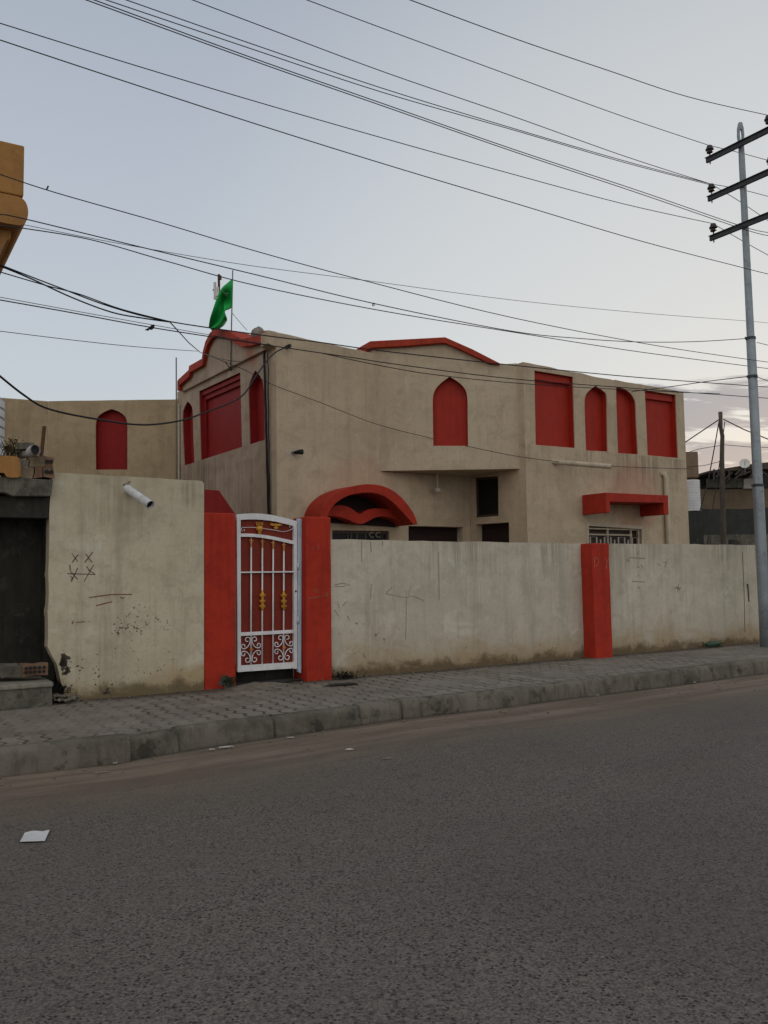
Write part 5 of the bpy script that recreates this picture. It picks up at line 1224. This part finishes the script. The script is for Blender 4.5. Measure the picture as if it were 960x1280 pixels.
wire('roof_stay', 'thin stay wire from the flagpole to the grey stone lump', [(290, 391), (300, 403), (309, 413)], FPp, .005, (0, 0))
wire('pole_stay', 'wire dipping from the steel pole to the top of the right wing', [(790, 489), (837, 483.5), (890, 476), (940, 469)], Plane(WG.px(790, 489)[:2], (pat(5)-WG.px(790, 489)).to_2d()), .008, (0, 0), start=WG.px(790, 489, -.1), end=pat(PX.uz(940, 470)[1]))
wire('pole_stay', 'wire leaving the steel pole collar toward the right edge', [(943, 470), (962, 477)], Plane(Vector(pb_[:2])-Vector((0, .1)), (1, .3)), .007, (0, 6))
wire('pole_stay', 'thin wire leaving the middle of the steel pole toward the right edge', [(946, 428), (962, 432)], Plane(Vector(pb_[:2])-Vector((0, .1)), (1, .3)), .006, (0, 6))

# ------------------------------------------------------------------ litter
bm = NB(); c = [on_ground(*p, 0.012) for p in ((25, 1050.5), (31, 1039.5), (62, 1037.5), (56, 1049.5))]
gr = []
for i in range(9):
    r_ = []
    for j in range(6):
        a = c[0].lerp(c[3], i/8); b = c[1].lerp(c[2], i/8); p = a.lerp(b, j/5); p.z = .006+.008*abs(math.sin(i*.55))*(j/5); r_.append(bm.verts.new(p))
    gr.append(r_)
for i in range(8):
    for j in range(5): bm.faces.new((gr[i][j], gr[i+1][j], gr[i+1][j+1], gr[i][j+1]))
o = obj('paper_sheet', bm, M['paper'], label='creased white sheet of paper lying on the asphalt', cat='paper'); md = o.modifiers.new('t', 'SOLIDIFY'); md.thickness = .002
def scrap(x, y, l, w, ang, label, mat='scrap', z=.004):
    l *= .75; w *= .7
    c = on_ground(x, y, z); d = Vector((math.cos(ang), math.sin(ang), 0)); e = Vector((-d.y, d.x, 0)); bm = NB(); rr = random.Random(int(x))
    pts = [c-d*l/2-e*w*.3, c-d*l*.1-e*w*.5, c+d*l*.45-e*w*.4, c+d*l*.5+e*w*.2, c+d*l*.1+e*w*.5, c-d*l*.45+e*w*.45]
    top = [p+Vector((0, 0, rr.uniform(.003, .010))) for p in pts]; a = [bm.verts.new(p) for p in pts]; b = [bm.verts.new(p) for p in top]
    bm.faces.new(a); bm.faces.new(b)
    for i in range(6): bm.faces.new((a[i], a[(i+1) % 6], b[(i+1) % 6], b[i]))
    obj('litter_scrap', bm, M[mat], label=label, cat='litter', group='scraps of litter on the road edge')
scrap(283, 934, .20, .05, .5, 'long white scrap of litter lying close to the kerb below the gate')
scrap(265, 937, .07, .05, .2, 'short white scrap of litter just left of a longer scrap by the kerb')
scrap(144, 954, .05, .04, .9, 'small white crumpled scrap in front of the step in the kerb line')
scrap(128, 965, .17, .03, .45, 'thin brown stick-like scrap on the dusty road below the kerb joint', 'inkfade')
scrap(363, 922, .10, .035, .3, 'pale narrow scrap by the kerb below the hinge-side pillar')
scrap(437, 937, .10, .03, .2, 'dull flat scrap alone on the road in front of the low wall', 'bars')
scrap(484, 948, .10, .03, .2, 'greyish scrap farthest out from the kerb on the asphalt', 'inkfade')
scrap(747, 869, .06, .05, .4, 'bright scrap at the kerb below the projecting red pillar')
scrap(780, 863, .06, .05, .1, 'scrap of white by the kerb just past the projecting red pillar')
scrap(868, 853, .07, .05, .6, 'white scrap by the kerb nearest the utility pole')
bm = NB(); c = SW.shift(.16).px(893, 804.5); d = Vector((WD.x, WD.y, .03)).normalized()
tube(bm, [c-d*.22, c-d*.12, c+d*.06, c+d*.14, c+d*.2], .03, 10, radii=[.03, .045, .045, .018, .018]); o = obj('green_bottle', bm, M['green_bottle'], label='crushed dark green plastic bottle lying at the wall foot near the pole', cat='bottle', smooth=True)

# ------------------------------------------------------------------ sky and sun
SUN_AZ, SUN_EL = rad(27), rad(4)      # glow low ahead on the right
w = bpy.data.worlds.new("World"); scene.world = w; w.use_nodes = True
nt = w.node_tree; N = NT(nt); bg_n = nt.nodes["Background"]
sky = nt.nodes.new("ShaderNodeTexSky"); sky.sky_type = 'NISHITA'; sky.sun_disc = False; sky.sun_elevation = SUN_EL; sky.sun_rotation = SUN_AZ
sky.dust_density = 2.0; sky.air_density = 1.0
tc = N.n("ShaderNodeTexCoord").outputs["Generated"]
nv_ = N.n("ShaderNodeVectorMath", operation='NORMALIZE'); N.link(tc, nv_.inputs[0]); dirv = nv_.outputs[0]
sx = N.n("ShaderNodeSeparateXYZ"); N.link(dirv, sx.inputs[0])
el = sx.outputs[2]
rampn = nt.nodes.new("ShaderNodeValToRGB"); N.link(el, rampn.inputs[0]); cr = rampn.color_ramp
stops = [(0.0, (.64, .65, .62)), (.10, (.62, .66, .665)), (.22, (.57, .625, .68)), (.40, (.49, .545, .62)), (.60, (.395, .445, .525)), (1.0, (.34, .39, .47))]
cr.elements[0].position = 0; cr.elements[1].position = 1
for i, (p, c) in enumerate(stops):
    e = cr.elements[0] if i == 0 else (cr.elements[-1] if i == len(stops)-1 else cr.elements.new(p)); e.color = (*c, 1)
veil = rampn.outputs[0]
# brightness around the sunset azimuth
sd = (math.sin(SUN_AZ)*math.cos(rad(6)), math.cos(SUN_AZ)*math.cos(rad(6)), math.sin(rad(6)))
dt = N.n("ShaderNodeVectorMath", operation='DOT_PRODUCT'); N.link(dirv, dt.inputs[0]); dt.inputs[1].default_value = sd
glow = N.ramp(dt.outputs["Value"], .70, 1.0)
veil = N.mix(N.math('MULTIPLY', glow, .55), veil, (.82, .82, .78))
low = N.ramp(el, .02, .17, True)
veil = N.mix(N.math('MULTIPLY', N.math('MULTIPLY', N.ramp(dt.outputs["Value"], .86, 1.0), low), .85), veil, (.98, .86, .68))
# clouds near the right horizon
cv = N.mapping(dirv, (3.2, 3.2, 13.0), (1.7, .4, .35))
cn = N.noise(cv, 1.9, 6, .58, .5)
cdir = ray(925, 570).normalized()
dc2 = N.n("ShaderNodeVectorMath", operation='DOT_PRODUCT'); N.link(dirv, dc2.inputs[0]); dc2.inputs[1].default_value = cdir
cmask = N.math('MULTIPLY', N.ramp(dc2.outputs["Value"], .978, .993), N.math('MULTIPLY', N.ramp(el, .03, .06), N.ramp(el, .205, .235, True)))
cm = N.ramp(N.math('ADD', cn, N.math('MULTIPLY', N.math('SUBTRACT', cmask, 1.0), .7)), .40, .47)
veil = N.mix(N.math('MULTIPLY', cm, .85), veil, (.285, .31, .37))
backk = N.ramp(sx.outputs[1], -.55, .15, True)      # unseen sky behind the viewer, brightened as added fill light
veil = N.mix(N.math('MULTIPLY', backk, 1.0), veil, (.88, .865, .835))
SKS = .1
vs = N.n("ShaderNodeVectorMath", operation='SCALE'); N.link(veil, vs.inputs[0]); vs.inputs[3].default_value = 1/SKS
fin = N.mix(.94, sky.outputs[0], vs.outputs[0])
N.link(fin, bg_n.inputs[0]); bg_n.inputs[1].default_value = SKS
sl = bpy.data.lights.new("sun", 'SUN'); so = bpy.data.objects.new("sun", sl); COL.objects.link(so)
sl.energy = .5; sl.angle = rad(14); sl.color = (1, .80, .60)
sv = Vector((math.sin(SUN_AZ)*math.cos(SUN_EL), math.cos(SUN_AZ)*math.cos(SUN_EL), math.sin(SUN_EL)))
so.rotation_euler = sv.to_track_quat('Z', 'Y').to_euler(); so.location = (0, 0, 30)
vsx = scene.view_settings; vsx.view_transform = 'Standard'; vsx.look = 'None'; vsx.exposure = 0.0; vsx.gamma = 1.0; vsx.use_curve_mapping = False
scene.cycles.max_bounces = 6
